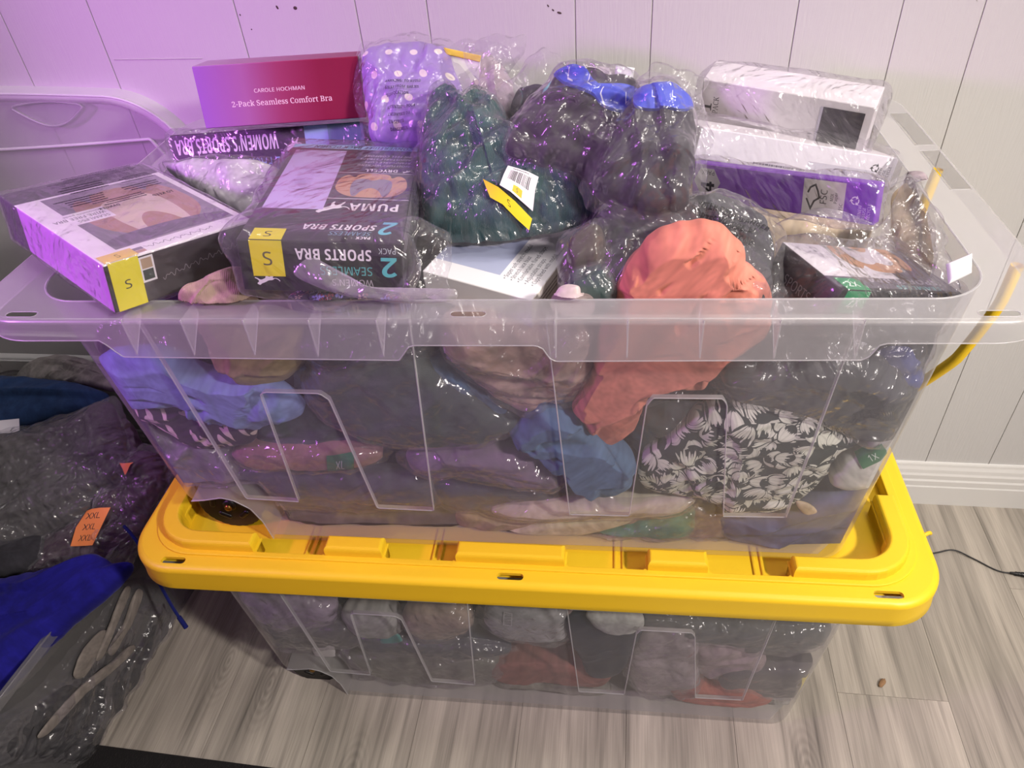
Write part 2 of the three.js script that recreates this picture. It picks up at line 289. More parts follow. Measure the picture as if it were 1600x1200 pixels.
{
  const bulb = (name, x, y, z, c) => { const g = struct(name); const b = part('bulb', new THREE.SphereGeometry(0.03, 20, 14), new THREE.MeshStandardMaterial({ color: 0x222222, emissive: c, emissiveIntensity: 2 }), g); b.position.set(x, y, z); const s = part('socket', new THREE.CylinderGeometry(0.014, 0.02, 0.05, 20), flat(0x333333), g); s.position.set(x, y + 0.052, z); };
  bulb('added_fill_bulb_1', 1.5, 1.95, 1.55, new THREE.Color(1, 0.91, 0.79)); bulb('lamp_bulb_2', -1.2, 1.35, 1.05, new THREE.Color(0.74, 0.2, 1)); bulb('added_fill_bulb_3', -1.25, 2.0, 0.55, new THREE.Color(1, 0.96, 0.94));  // warm and white bulbs are unseen additions at the fill lights
}
{ // dark rug whose edge just enters the picture
  const t = thing('rug', 'dark charcoal rug lying on the wood floor in front of the bins', 'rug');
  t.position.set(-0.55, 0, 1.25); t.rotation.y = -0.02;
  part('pile', new RoundedBoxGeometry(1.5, 0.012, 1.14, 3, 0.005), new THREE.MeshStandardMaterial({ color: C(0x1d1a1c), roughness: 1, bumpMap: knit, bumpScale: 0.004 }), t).position.y = 0.006;
}

// ---------- the wheeled clear bins ----------
function rr(hx, hz, r, n = 10) { // rounded rectangle outline, counter-clockwise from the front right, in (x, z)
  const o = [];
  for (const [sx, sz, a0] of [[1, 1, 0], [-1, 1, 90], [-1, -1, 180], [1, -1, 270]]) for (let i = 0; i <= n; i++) { const a = (a0 + 90 * i / n) * Math.PI / 180; o.push([sx * (hx - r) + r * Math.cos(a), sz * (hz - r) + r * Math.sin(a)]); }
  return o;
}
const shapeFrom = (pts, holes = []) => { const s = new THREE.Shape(pts.map((p) => new THREE.Vector2(...p))); for (const h of holes) s.holes.push(new THREE.Path(h.map((p) => new THREE.Vector2(...p)))); return s; };
function flatPlate(pts, holes, y) { const g = new THREE.ShapeGeometry(shapeFrom(pts, holes)); g.rotateX(Math.PI / 2); g.translate(0, y, 0); return g; }
function ribbon(rows, closed) { // rows of equal length: surface through them
  const n = rows[0].length, pos = [], idx = [];
  for (const r of rows) for (const p of r) pos.push(...p);
  for (let i = 0; i + 1 < rows.length; i++) for (let j = 0; j < (closed ? n : n - 1); j++) { const k = (j + 1) % n, a = i * n + j, b = i * n + k, c = a + n, d = b + n; idx.push(a, b, d, a, d, c); }
  const g = new THREE.BufferGeometry(); g.setAttribute('position', new THREE.Float32BufferAttribute(pos, 3)); g.setAttribute('uv', new THREE.Float32BufferAttribute(new Array(pos.length / 3 * 2).fill(0), 2)); g.setIndex(idx); g.computeVertexNormals(); return g;
}
function bead(pts, r, closed = true) {
  const path = new THREE.CurvePath(), v = pts.map((p) => new THREE.Vector3(...p)), n = v.length;
  const c = new THREE.CatmullRomCurve3(v, closed, 'catmullrom', 0.0);
  return new THREE.TubeGeometry(c, clamp(Math.ceil(c.getLength() / 0.005), 24, 700), r, 6, closed);
}
const merge = (l) => mergeGeometries(l.map((g) => { const q = g.index ? g.toNonIndexed() : g; for (const k of Object.keys(q.attributes)) if (!['position', 'normal', 'uv'].includes(k)) q.deleteAttribute(k); return q; }));
const slot = (x, z, hx, hz) => rr(hx, hz, hz * 0.95, 5).map(([a, b]) => [a + x, b + z]).reverse();
const BH = 0.425, MOUTH = [0.482, 0.257, 0.055], RIM = [0.541, 0.293, 0.07];
const M_LEFT = [[-0.361, 0.408], [-0.343, 0.1007], [-0.2711, 0.0972], [-0.2598, 0.296], [-0.254, 0.301], [-0.1886, 0.3], [-0.18, 0.29], [-0.1655, 0.0885], [-0.0902, 0.0867], [-0.0669, 0.408]];
const M_RIGHT = [[0.0704, 0.408], [0.0866, 0.0876], [0.1616, 0.0888], [0.1736, 0.288], [0.1796, 0.2994], [0.2525, 0.2997], [0.2576, 0.2902], [0.2767, 0.0936], [0.3512, 0.0962], [0.3637, 0.408]];
const RIBS = [-0.3535, -0.2902, -0.2248, -0.1581, -0.0902, 0.0812, 0.1492, 0.2173, 0.285, 0.3572];
const skirtDrop = (x) => { const k = [[-0.60, 0.026], [-0.385, 0.0245], [-0.370, 0.0455], [-0.0745, 0.0475], [-0.0615, 0.029], [0.067, 0.0285], [0.077, 0.0475], [0.367, 0.0435], [0.376, 0.0245], [0.6, 0.023]]; for (let i = 0; i + 1 < k.length; i++) if (x <= k[i + 1][0]) return lerp(k[i][1], k[i + 1][1], clamp((x - k[i][0]) / (k[i + 1][0] - k[i][0]), 0, 1)); return 0.024; };
function makeWheel(parent, x, y, z) {
  const w = new THREE.Group(); w.name = 'wheel'; w.position.set(x, y, z); parent.add(w);
  const s = new THREE.Shape(), n = 240; for (let i = 0; i <= n; i++) { const a = i / n * TAU, r = 0.0435 + 0.0016 * Math.pow(Math.abs(Math.sin(a * 13)), 0.5); if (i) s.lineTo(r * Math.cos(a), r * Math.sin(a)); else s.moveTo(r, 0); }
  const g = new THREE.ExtrudeGeometry(s, { depth: 0.022, bevelEnabled: true, bevelSize: 0.002, bevelThickness: 0.003, bevelSegments: 2, curveSegments: 8 }); g.translate(0, 0, -0.011); part('tyre', g, blackPlastic, w);
  for (let k = 0; k < 5; k++) { const a = k / 5 * TAU + 0.4, b = part('spoke_boss', new THREE.CapsuleGeometry(0.0045, 0.012, 4, 10), blackPlastic, w); b.position.set(0.025 * Math.cos(a), 0.025 * Math.sin(a), 0.0135); b.rotation.z = a; b.scale.z = 0.6; }
  const hub = part('hub', new THREE.LatheGeometry([[0, 0.017], [0.008, 0.017], [0.011, 0.013], [0.013, -0.012], [0, -0.012]].map((p) => new THREE.Vector2(...p)), 24).rotateX(Math.PI / 2), blackPlastic, w);
  part('axle_bolt', new THREE.LatheGeometry([[0, 0.022], [0.004, 0.0215], [0.0055, 0.019], [0.0055, 0.016], [0, 0.016]].map((p) => new THREE.Vector2(...p)), 16).rotateX(Math.PI / 2), new THREE.MeshStandardMaterial({ color: C(0x9a7438), metalness: 1, roughness: 0.35 }), w);
  return w;
}
function makeBin(name, label, dropScale = 1) {
  const bin = thing(name, label, 'storage bin');
  const X = (t) => lerp(0.452, MOUTH[0], t), Z = (t) => lerp(0.226, MOUTH[1], t), R = (t) => lerp(0.045, MOUTH[2], t);
  // walls: one strip round the right, back and left, then the front panel with its two stepped plates
  const rows = [], NT = 14;
  const bottomAt = (x, z) => (x < -0.3 && z > 0.04 ? 0.083 * smooth(0.04, 0.10, z) : 0);
  for (let i = 0; i <= NT; i++) {
    const t = i / NT, o = rr(X(t), Z(t), R(t), 10), base = rr(X(0), Z(0), R(0), 10);
    const order = [...Array(11).keys()].map((k) => 10 - k);              // front right corner, front to right
    const idx = [...order, ...[...Array(11).keys()].map((k) => 43 - k), ...[...Array(11).keys()].map((k) => 32 - k), ...[...Array(11).keys()].map((k) => 21 - k)];
    const dense = []; for (let a = 0; a < idx.length; a++) { dense.push(idx[a]); }
    const row = [];
    for (let a = 0; a < idx.length; a++) {
      const p = o[idx[a]], b = base[idx[a]], q = o[idx[Math.min(a + 1, idx.length - 1)]], bq = base[idx[Math.min(a + 1, idx.length - 1)]];
      const steps = Math.hypot(p[0] - q[0], p[1] - q[1]) > 0.1 ? 12 : 1;
      for (let k = 0; k < steps; k++) {
        const f = k / steps, bx = lerp(b[0], bq[0], f), bz = lerp(b[1], bq[1], f), y0 = bottomAt(bx, bz) / BH, tt = y0 + (1 - y0) * t, po = rr(X(tt), Z(tt), R(tt), 10), p1 = po[idx[a]], q1 = po[idx[Math.min(a + 1, idx.length - 1)]];
        row.push([lerp(p1[0], q1[0], f), BH * tt, lerp(p1[1], q1[1], f)]);
      }
    }
    rows.push(row);
  }
  const tilt = Math.atan2(MOUTH[1] - 0.226, BH), toFront = (g, w = 0) => { g.rotateX(tilt); g.translate(0, -w * Math.sin(tilt), 0.226 + w * Math.cos(tilt)); return g; };
  const Lw = Math.hypot(BH, MOUTH[1] - 0.226), b0 = X(0) - R(0), b1 = X(1) - R(1);
  const outline = [[-b0 - 0.003, 0.086], [-0.384, 0.0923], [-0.368, 0.087], [-0.350, 0.0696], [-0.341, 0.040], [-0.338, 0], [b0, 0], [b1, Lw], [-b1, Lw]];
  const rev = (m) => [...m].reverse();
  const wallGeos = [ribbon(rows), toFront(new THREE.ShapeGeometry(shapeFrom(outline, [M_LEFT, M_RIGHT])))];
  part('wall', merge(wallGeos), frostedWall, bin);
  part('bottom', flatPlate([[0.41, 0.22], [0.45, 0.18], [0.45, -0.18], [0.41, -0.22], [-0.41, -0.22], [-0.45, -0.18], [-0.45, 0.04], [-0.34, 0.06], [-0.338, 0.22]], [], 0.002), frosted, bin);
  for (const m of [M_LEFT, M_RIGHT]) {
    const pl = part('stepped_panel', toFront(new THREE.ShapeGeometry(shapeFrom(m)), 0.006), frostedWall, bin);
    const ring = [...m, m[0]], side = ribbon([ring.map((p) => [p[0], p[1], 0]), ring.map((p) => [p[0], p[1], 0.006])]);
    part('step_edge', toFront(merge([side, bead(m.map((p) => [p[0], p[1], 0.006]), 0.0008)])), frosted, pl);
  }
  const archLine = [[-0.43, 0.083], ...outline.slice(0, 6)], arch = ribbon([archLine.map((p) => [p[0], p[1], 0]), archLine.map((p) => [p[0], p[1], -0.10])]);
  part('wheel_well', toFront(merge([arch, bead(archLine.map((p) => [p[0], p[1], 0]), 0.001, false)])), frosted, bin);
  // rim: flange with tie-down slots and side pockets, skirt, ribs, rounded edges
  const holes = [rr(...MOUTH).reverse()];
  const slots = []; for (const z of [0.281, -0.281]) for (const x of [-0.469, -0.002, 0.472]) slots.push(slot(x, z, 0.0175, 0.0046));
  for (const sx of [-1, 1]) for (const [a, b] of [[-0.073, 0.036], [-0.20, -0.09]]) slots.push([[sx * 0.512, a], [sx * 0.535, a], [sx * 0.535, b], [sx * 0.512, b]]);
  const outer = rr(RIM[0] - 0.005, RIM[1] - 0.005, RIM[2] - 0.004, 12);
  const rim = part('rim', flatPlate(outer, [...holes, ...slots], BH), frosted, bin);
  part('rim_edge', merge([bead(rr(...MOUTH).map(([x, z]) => [x, BH, z]), 0.0011), ...slots.map((s) => bead(s.map(([x, z]) => [x, BH, z]), 0.0005))]), frosted, rim);
  const full = []; { const o = rr(RIM[0], RIM[1], RIM[2], 12); for (let i = 0; i < o.length; i++) { const a = o[i], b = o[(i + 1) % o.length], L = Math.hypot(a[0] - b[0], a[1] - b[1]), k = L > 0.1 ? Math.ceil(L / 0.006) : 1; for (let j = 0; j < k; j++) full.push([lerp(a[0], b[0], j / k), lerp(a[1], b[1], j / k)]); } }
  const drop = ([x, z]) => dropScale * (Math.abs(z) > RIM[1] - 0.03 ? skirtDrop(x) : 0.026);
  const insetP = (p, d) => { const k = [p[0] * (1 - d / RIM[0]), p[1] * (1 - d / RIM[1])]; return k; };
  const sk = part('skirt', ribbon([full.map((p) => { const q = insetP(p, 0.005); return [q[0], BH, q[1]]; }), full.map((p) => { const q = insetP(p, 0.0015); return [q[0], BH - 0.0015, q[1]]; }), full.map((p) => [p[0], BH - 0.005, p[1]]), full.map((p) => [p[0], BH - 0.7 * drop(p), p[1]]), full.map((p) => [p[0], BH - drop(p), p[1]])], true), frosted, bin);
  part('skirt_edge', bead(full.filter((_, i) => true).map((p) => [p[0], BH - drop(p), p[1]]), 0.0007), frosted, sk);
  for (const x of RIBS) {
    const p = [[0.259, 0], [0.2915, 0], [0.2915, -0.043 * dropScale], [0.258, -0.012 * dropScale]].map(([z, y]) => [x, BH + y, z]);
    part('rib', merge([ribbon([[p[0], p[1]], [p[3], p[2]]]), bead([p[1], p[2]], 0.0009, false), bead([p[2], p[3]], 0.0005, false)]), frosted, bin);
  }
  makeWheel(bin, -0.402, 0.0395, 0.187); makeWheel(bin, -0.402, 0.0395, -0.187);
  const hd = [[0.548, BH - 0.03, 0.150], [0.546, BH - 0.08, 0.150], [0.530, BH - 0.16, 0.140], [0.502, BH - 0.245, 0.105], [0.484, BH - 0.285, 0.06], [0.482, BH - 0.29, 0.02], [0.484, BH - 0.285, -0.02], [0.502, BH - 0.245, -0.055], [0.530, BH - 0.16, -0.075], [0.546, BH - 0.03, -0.085]];
  const hg = new THREE.TubeGeometry(new THREE.CatmullRomCurve3(hd.map((p) => new THREE.Vector3(...p)), false, 'catmullrom', 0.2), 60, 0.0065, 10, false);
  const hm = part('handle', hg, yellowPlastic, bin); hm.userData.label = 'yellow pull handle';
  return bin;
}
const upper = makeBin('storage_bin', 'clear wheeled plastic bin heaped with clothing packs, upper of the two stacked bins');
const lower = makeBin('storage_bin', 'clear wheeled plastic bin under the yellow lid, standing on the wood floor', 0.58);
upper.position.set(-0.0046, 0.443, 0.3073); upper.rotation.y = 0.0283;
lower.position.set(0.0054, 0, 0.3125); lower.rotation.y = 0.0205; lower.scale.set(0.985, 1.019, 0.985);

// ---------- yellow lid of the lower bin ----------
{
  const lid = thing('bin_lid', 'yellow plastic lid with raised ridges on the lower clear bin', 'lid');
  lid.position.set(0.0054, 0, 0.3125); lid.rotation.y = 0.0205;
  const T = 0.458, F = 0.436, gaps = [[-0.355, -0.254], [-0.172, -0.073], [0.073, 0.178], [0.255, 0.358]], zi = 0.2385, zo = 0.262, xi = 0.486, xo = 0.511;
  const front = [], backE = [];
  for (const [a, b] of gaps) { front.push([a, zi], [a, zo - 0.004], [a + 0.004, zo], [b - 0.004, zo], [b, zo - 0.004], [b, zi]); }
  for (const [a, b] of [...gaps].reverse()) { backE.push([b, -zi], [b, -zo], [a, -zo], [a, -zi]); }
  const hole = [[-xi, zi], ...front, [xi, zi], [xi, 0.13], [xo, 0.13], [xo, -0.13], [xi, -0.13], [xi, -zi], ...backE, [-xi, -zi], [-xi, -0.13], [-xo, -0.13], [-xo, 0.13], [-xi, 0.13]];
  const slots = []; for (const z of [0.279, -0.279]) for (const x of [-0.467, 0.002, 0.469]) slots.push(slot(x, z, 0.0175, 0.0052));
  const O = rr(0.543 - 0.009, 0.2948 - 0.009, 0.062, 14), plate = new THREE.ExtrudeGeometry(shapeFrom(O, [[...hole].reverse(), ...slots]), { depth: 0.005, bevelEnabled: false }); plate.rotateX(Math.PI / 2); plate.translate(0, T, 0);
  const full = rr(0.543, 0.2948, 0.071, 14), ins = (p, d) => [p[0] * (1 - d / 0.543), p[1] * (1 - d / 0.2948)];
  const rows = []; for (let i = 0; i <= 6; i++) { const a = i / 6 * Math.PI / 2, q = full.map((p) => ins(p, 0.009 * (1 - Math.sin(a)))); rows.push(q.map((p) => [p[0], T - 0.009 * (1 - Math.cos(a)), p[1]])); }
  rows.push(full.map((p) => [p[0], T - 0.03, p[1]]), full.map((p) => { const q = ins(p, -0.0012); return [q[0], T - 0.0415, q[1]]; }), full.map((p) => { const q = ins(p, 0.002); return [q[0], T - 0.042, q[1]]; }), full.map((p) => { const q = ins(p, 0.003); return [q[0], T - 0.008, q[1]]; }));
  const well = [...hole, hole[0]], wellWall = ribbon([well.map((p) => [p[0], T, p[1]]), well.map((p) => [p[0], F, p[1]])]);
  const floorG = flatPlate([[-0.52, 0.265], [0.52, 0.265], [0.52, -0.265], [-0.52, -0.265]], [], F);
  part('rim', merge([plate, ribbon(rows, true), wellWall]), yellowPlastic, lid);
  const fl = part('recess', floorG, yellowPlastic, lid);
  for (const [a, b] of gaps) for (const f of [0.62, 0.72]) { const r = part('groove_rib', new RoundedBoxGeometry(0.004, 0.004, 0.07, 2, 0.0015), yellowPlastic, fl); r.position.set(lerp(a, b, f), F + 0.001, 0.225); }
  const block = (pts) => { const g = new THREE.ExtrudeGeometry(shapeFrom(pts), { depth: 0.030, bevelEnabled: true, bevelSize: 0.0045, bevelOffset: -0.0045, bevelThickness: 0.007, bevelSegments: 4, curveSegments: 8 }); g.rotateX(-Math.PI / 2); g.translate(0, F + 0.004, 0); const m = part('ridge', g, yellowPlastic, lid); return m; };
  const R2 = (a, b, z0, z1) => [[a, -z1], [b, -z1], [b, -z0], [a, -z0]];   // shape y is minus z
  for (const sz of [1, -1]) {
    for (const [a, b] of [[-0.254, -0.172], [-0.073, 0.073], [0.178, 0.255]]) block(sz > 0 ? R2(a + 0.001, b - 0.001, zi - 0.001, zo) : R2(a + 0.001, b - 0.001, -zo, -zi + 0.001));
    for (const sx of [1, -1]) {
      const x0 = sx > 0 ? 0.359 : 0.356, p = [[x0, zo], [x0, zi]], rI = 0.045, rO = 0.066;
      for (let i = 0; i <= 8; i++) { const a = Math.PI / 2 * (1 - i / 8); p.push([xi - rI + rI * Math.cos(a), zi - rI + rI * Math.sin(a)]); }
      p.push([xi, 0.13], [xo, 0.13]);
      for (let i = 0; i <= 8; i++) { const a = Math.PI / 2 * (i / 8); p.push([xo - rO + rO * Math.cos(a), zo - rO + rO * Math.sin(a)]); }
      let q = p.map(([x, z]) => [x * sx, -z * sz]); if (sx * sz < 0) q = q.reverse(); block(q);
    }
  }
  const hk = part('cable_clip', new THREE.TorusGeometry(0.0085, 0.0028, 8, 24, 4.2), yellowPlastic, lid); hk.position.set(0.551, 0.432, 0.165); hk.rotation.set(0.2, 0.5, 0.3);
  const step = part('ridge_foot', new THREE.ExtrudeGeometry(shapeFrom(rr(0.52, 0.268, 0.07, 10), [[...hole].reverse()]), { depth: 0.0025, bevelEnabled: true, bevelSize: 0.0015, bevelThickness: 0.001, bevelSegments: 2 }).rotateX(Math.PI / 2).translate(0, T + 0.0022, 0), yellowPlastic, lid);
}
// clear lid standing against the wall
{
  const t = thing('clear_lid', 'large clear plastic bin lid standing upright against the white panelled wall', 'lid');
  t.position.set(-1.12, 0.34, 0.040); t.rotation.x = -0.035; t.rotation.order = 'YXZ';
  const hw = 0.548, hh = 0.276, o = rr(hw, hh, 0.13, 14).map(([x, y]) => [x, y + hh + 0.022 * (1 - (x / hw) ** 2) * (y > 0 ? 1 : 0.4)]);
  const dense = []; for (let i = 0; i < o.length; i++) { const a = o[i], b = o[(i + 1) % o.length], k = Math.hypot(a[0] - b[0], a[1] - b[1]) > 0.1 ? 20 : 1; for (let j = 0; j < k; j++) { const x = lerp(a[0], b[0], j / k), up = lerp(a[1], b[1], j / k) > hh; dense.push([x, k > 1 && Math.abs(a[1] - b[1]) < 0.05 ? hh + (up ? hh : -hh) + 0.022 * (1 - (x / hw) ** 2) * (up ? 1 : 0.4) : lerp(a[1], b[1], j / k)]); } }
  const ins = (d, z) => dense.map(([x, y]) => [x * (1 - d / hw), hh + (y - hh) * (1 - d / hh), z]);
  part('rim', merge([ribbon([ins(-0.004, -0.022), ins(0, 0.0), ins(0.004, 0.004), ins(0.011, 0.004), ins(0.016, -0.004)], true), bead(ins(0.002, 0.004), 0.0022)]), frostedEdge, t);
  const g = new THREE.ShapeGeometry(shapeFrom(ins(0.014, 0).map((p) => [p[0], p[1]]))); g.translate(0, 0, -0.004); part('panel', g, frosted, t);
  const lens = []; for (let i = 0; i <= 24; i++) { const a = i / 24; lens.push([0.304 + lerp(-0.066, 0.066, a), 0.546 - 0.004 - 0.030 * Math.sin(a * Math.PI), 0.001]); } for (let i = 1; i < 24; i++) { const a = 1 - i / 24; lens.push([0.304 + lerp(-0.066, 0.066, a), 0.546 + 0.006 * Math.sin(a * Math.PI), 0.001]); }
  part('grip', merge([bead(lens, 0.0018), (() => { const q = new THREE.ShapeGeometry(shapeFrom(lens.map((p) => [p[0], p[1]]))); q.translate(0, 0, -0.012); return q; })(), ribbon([lens, lens.map((p) => [p[0], p[1], -0.012])], true)]), frosted, t);
  const fold = []; for (let i = 0; i <= 20; i++) { const a = i / 20; fold.push([lerp(-0.47, 0.47, a), 0.486 - 0.016 * Math.sin(a * Math.PI), 0.0]); }
  const fr = [...fold, [0.485, 0.46, 0], [0.488, 0.44, 0], [0.485, 0.10, 0], [0.46, 0.075, 0], [-0.46, 0.075, 0], [-0.485, 0.10, 0], [-0.488, 0.44, 0], [-0.485, 0.46, 0]];
  part('raised_frame', merge([bead(fr, 0.0028), ribbon([fr, fr.map((p) => [p[0] * 0.985, 0.27 + (p[1] - 0.27) * 0.97, -0.010])], true)]), frostedEdge, t);
}
// crumb and cable on the floor
{
  const t = thing('wood_chip', 'small brown chip of bark lying on the wood floor', 'chip'); t.position.set(0.614, 0.001, 0.436); t.rotation.y = 0.9;
  const g = new THREE.SphereGeometry(0.5, 20, 12), p = g.attributes.position; for (let i = 0; i < p.count; i++) { const k = 1 + 0.2 * N3(p.getX(i) * 3, p.getY(i) * 3, p.getZ(i) * 3); p.setXYZ(i, p.getX(i) * 0.019 * k * (1 - 0.3 * p.getX(i)), p.getY(i) * 0.006 * k + 0.002, p.getZ(i) * 0.009 * k); } g.computeVertexNormals();
  part('bark', g, flat(0x8a6a4c, 0.9), t);
}
{
  const t = thing('cable', 'thin black cable with a barrel plug running across the wood floor', 'cable');
  const pts = [[0.60, 0.004, 0.16], [0.72, 0.004, 0.165], [0.786, 0.004, 0.1468], [0.818, 0.006, 0.1397], [0.8487, 0.004, 0.1562], [0.8865, 0.003, 0.1822], [0.915, 0.004, 0.1880]].map((p) => new THREE.Vector3(...p));
  part('wire', new THREE.TubeGeometry(new THREE.CatmullRomCurve3(pts), 80, 0.0014, 8), flat(0x232326, 0.5), t);
  const pl = part('plug', new THREE.LatheGeometry([[0, -0.02], [0.0025, -0.02], [0.003, -0.012], [0.0042, -0.011], [0.0042, -0.008], [0.0036, -0.008], [0.0036, -0.006], [0.0044, -0.006], [0.0044, -0.003], [0.0038, -0.003], [0.0038, -0.001], [0.005, 0], [0.005, 0.03], [0, 0.03]].map((q) => new THREE.Vector2(...q)), 20), blackPlastic, t);
  pl.position.set(0.925, 0.005, 0.189); pl.rotation.set(0, -0.1, -Math.PI / 2);
}
// ---------- printed faces ----------
const W_ = '#f2eef2';
function T(g, s, x, y, size, font = 'sans-serif', color = W_, o = {}) {
  g.save(); g.translate(x, y); if (o.rot) g.rotate(o.rot); g.scale(o.sx ?? 1, o.flip ? -1 : 1); g.font = (o.style ?? '') + ' ' + size + 'px ' + font; g.fillStyle = color; g.textAlign = o.align ?? 'left'; g.textBaseline = 'alphabetic'; g.fillText(s, 0, 0); g.restore();
}
function fill(g, c, x, y, w, h) { g.fillStyle = c; g.fillRect(x, y, w, h); }
function poly(g, c, pts) { g.fillStyle = c; g.beginPath(); pts.forEach((p, i) => (i ? g.lineTo(...p) : g.moveTo(...p))); g.closePath(); g.fill(); }
function blob(g, c, pts) { g.fillStyle = c; g.beginPath(); const n = pts.length, mid = (a, b) => [(a[0] + b[0]) / 2, (a[1] + b[1]) / 2]; g.moveTo(...mid(pts[n - 1], pts[0])); for (let i = 0; i < n; i++) g.quadraticCurveTo(...pts[i], ...mid(pts[i], pts[(i + 1) % n])); g.fill(); }
function half(g, w, h, draw) { g.save(); g.translate(w, h); g.rotate(Math.PI); draw(); g.restore(); }   // print seen upside down
function cat(g, x, y, s, c) { // leaping cat emblem
  g.save(); g.translate(x, y); g.scale(s, s); blob(g, c, [[0, 40], [14, 30], [30, 30], [46, 18], [62, 12], [70, 2], [78, 6], [84, 12], [78, 18], [72, 24], [80, 36], [92, 42], [90, 47], [78, 42], [66, 32], [54, 36], [40, 46], [44, 58], [36, 72], [30, 72], [34, 58], [26, 48], [12, 58], [2, 72], [-4, 70], [6, 52], [10, 44]]);
  g.strokeStyle = c; g.lineWidth = 4; g.beginPath(); g.moveTo(4, 42); g.quadraticCurveTo(-14, 44, -22, 26); g.stroke(); g.restore();
}
function smallPrint(g, x, y, w, h, lines, c, seed) { const r = rng(seed); g.fillStyle = c; for (let i = 0; i < lines; i++) { let px = x + r() * w * 0.1; const end = x + w * (0.75 + 0.25 * r()); while (px < end) { const k = 4 + r() * 16; g.fillRect(px, y + i * h / lines, Math.min(k, end - px), h / lines * 0.45); px += k + 3; } } }
function torso(g, x, y, w, h, skin, bra) {
  const s = (pts) => pts.map(([a, b]) => [x + a * w, y + b * h]);
  blob(g, skin, s([[0.02, 0.3], [0.2, 0.02], [0.4, -0.02], [0.6, -0.02], [0.8, 0.02], [0.98, 0.3], [0.96, 0.8], [0.84, 1.0], [0.74, 0.8], [0.72, 1.05], [0.28, 1.05], [0.26, 0.8], [0.16, 1.0], [0.04, 0.8]]));
  blob(g, bra, s([[0.27, 0.02], [0.33, 0.02], [0.38, 0.28], [0.5, 0.42], [0.62, 0.28], [0.67, 0.02], [0.73, 0.02], [0.78, 0.4], [0.76, 0.75], [0.6, 0.82], [0.5, 0.7], [0.4, 0.82], [0.24, 0.75], [0.22, 0.4]]));
}
function stickerTex(text, bg, fg, w, h, size, o = {}) { return canvasTex(w, h, (g) => { fill(g, bg, 0, 0, w, h); (Array.isArray(text) ? text : [text]).forEach((t, i, a) => T(g, t, w / 2, h * (i + 0.5) / a.length + size * 0.36, size, 'sans-serif', fg, { align: 'center', rot: o.rot })); }); }

// ---------- cartons ----------
const edgeTone = flat(0xd9d4cd, 0.7);
function carton(name, label, c, ang, dim, faces, o = {}) {
  const g = thing(name, label, 'box', o.group); g.position.set(...c); g.rotation.order = 'YXZ'; g.rotation.set(ang[1], ang[0], ang[2]);
  const [w, h, d] = dim, geo = new RoundedBoxGeometry(w, h, d, 2, 0.0016);
  part('carton', geo, faces, g); g.userData.dim = dim; return g;
}
// film drawn round a box
function wrap(g, o = {}) {
  const [w, h, d] = g.userData.dim, e = o.e ?? 0.006, W = w + 2 * e, H = h + 2 * e, D = d + 2 * e, s = o.step ?? 0.0045;
  let b = new THREE.BoxGeometry(W, H, D, Math.ceil(W / s), Math.ceil(H / s), Math.ceil(D / s)); b.deleteAttribute('normal'); b.deleteAttribute('uv'); b = mergeVertices(b, 1e-5);
  const p = b.attributes.position, r = o.r ?? 0.012, sd = (seedN += 9.1), a = o.wr ?? 0.004, f = o.fr ?? 22, v = new THREE.Vector3(), q = new THREE.Vector3(), uv = [], cr = crumpler(sd, f);
  for (let i = 0; i < p.count; i++) {
    v.fromBufferAttribute(p, i); q.set(clamp(v.x, -W / 2 + r, W / 2 - r), clamp(v.y, -H / 2 + r, H / 2 - r), clamp(v.z, -D / 2 + r, D / 2 - r));
    const n = v.clone().sub(q); if (n.length() > 1e-6) { n.normalize(); v.copy(q).addScaledVector(n, r); }
    const k = a * (0.9 * cr(v.x + 0.7 * v.z + 0.3 * v.y, v.y - 0.6 * v.z + 0.2 * v.x) + 0.6 * Math.abs(N3(v.x * f * 0.3, v.y * f * 0.3 + sd, v.z * f * 0.3)) + 0.4);
    v.addScaledVector(n, k + (o.bulge ? o.bulge(v) : 0)); p.setXYZ(i, v.x, v.y, v.z); uv.push(v.x + 0.6 * v.z + 0.3 * v.y, v.y - 0.5 * v.z + 0.4 * v.x);
  }
  b.setAttribute('uv', new THREE.Float32BufferAttribute(uv, 2)); b.computeVertexNormals(); return part('shrink_wrap', b, o.mat ?? filmSmooth, g);
}
// a flat print on one face of a box: face axis, centre and size on that face
function decal(g, name, axis, u, v, w, h, tex, lift = 0.0006, o = {}) {
  const [W, H, D] = g.userData.dim, m = part(name, new THREE.PlaneGeometry(w, h), new THREE.MeshPhysicalMaterial({ map: tex, roughness: 0.45, transparent: !!o.alpha, side: THREE.DoubleSide }), g);
  if (axis === 'front') m.position.set(u, v, D / 2 + lift); if (axis === 'top') { m.rotation.x = -Math.PI / 2; m.position.set(u, H / 2 + lift, v); } if (axis === 'left') { m.rotation.y = -Math.PI / 2; m.position.set(-W / 2 - lift, v, u); }
  if (o.label) m.userData.label = o.label; return m;
}
function scribble(seed, c, w = 512, h = 128, rows = 2) { return canvasTex(w, h, (g) => { g.clearRect(0, 0, w, h); smallPrint(g, 8, 6, w - 16, h - 12, rows, c, seed); }); }
function words(lines, c, w, h, size) { return canvasTex(w, h, (g) => { g.clearRect(0, 0, w, h); lines.forEach((t, i) => T(g, t, 6, (i + 0.85) * h / lines.length, size, 'sans-serif', c, { style: 'bold' })); }); }

const charcoal = '#2f2a33', darkFace = printed(canvasTex(64, 64, (g, w, h) => fill(g, charcoal, 0, 0, w, h)));
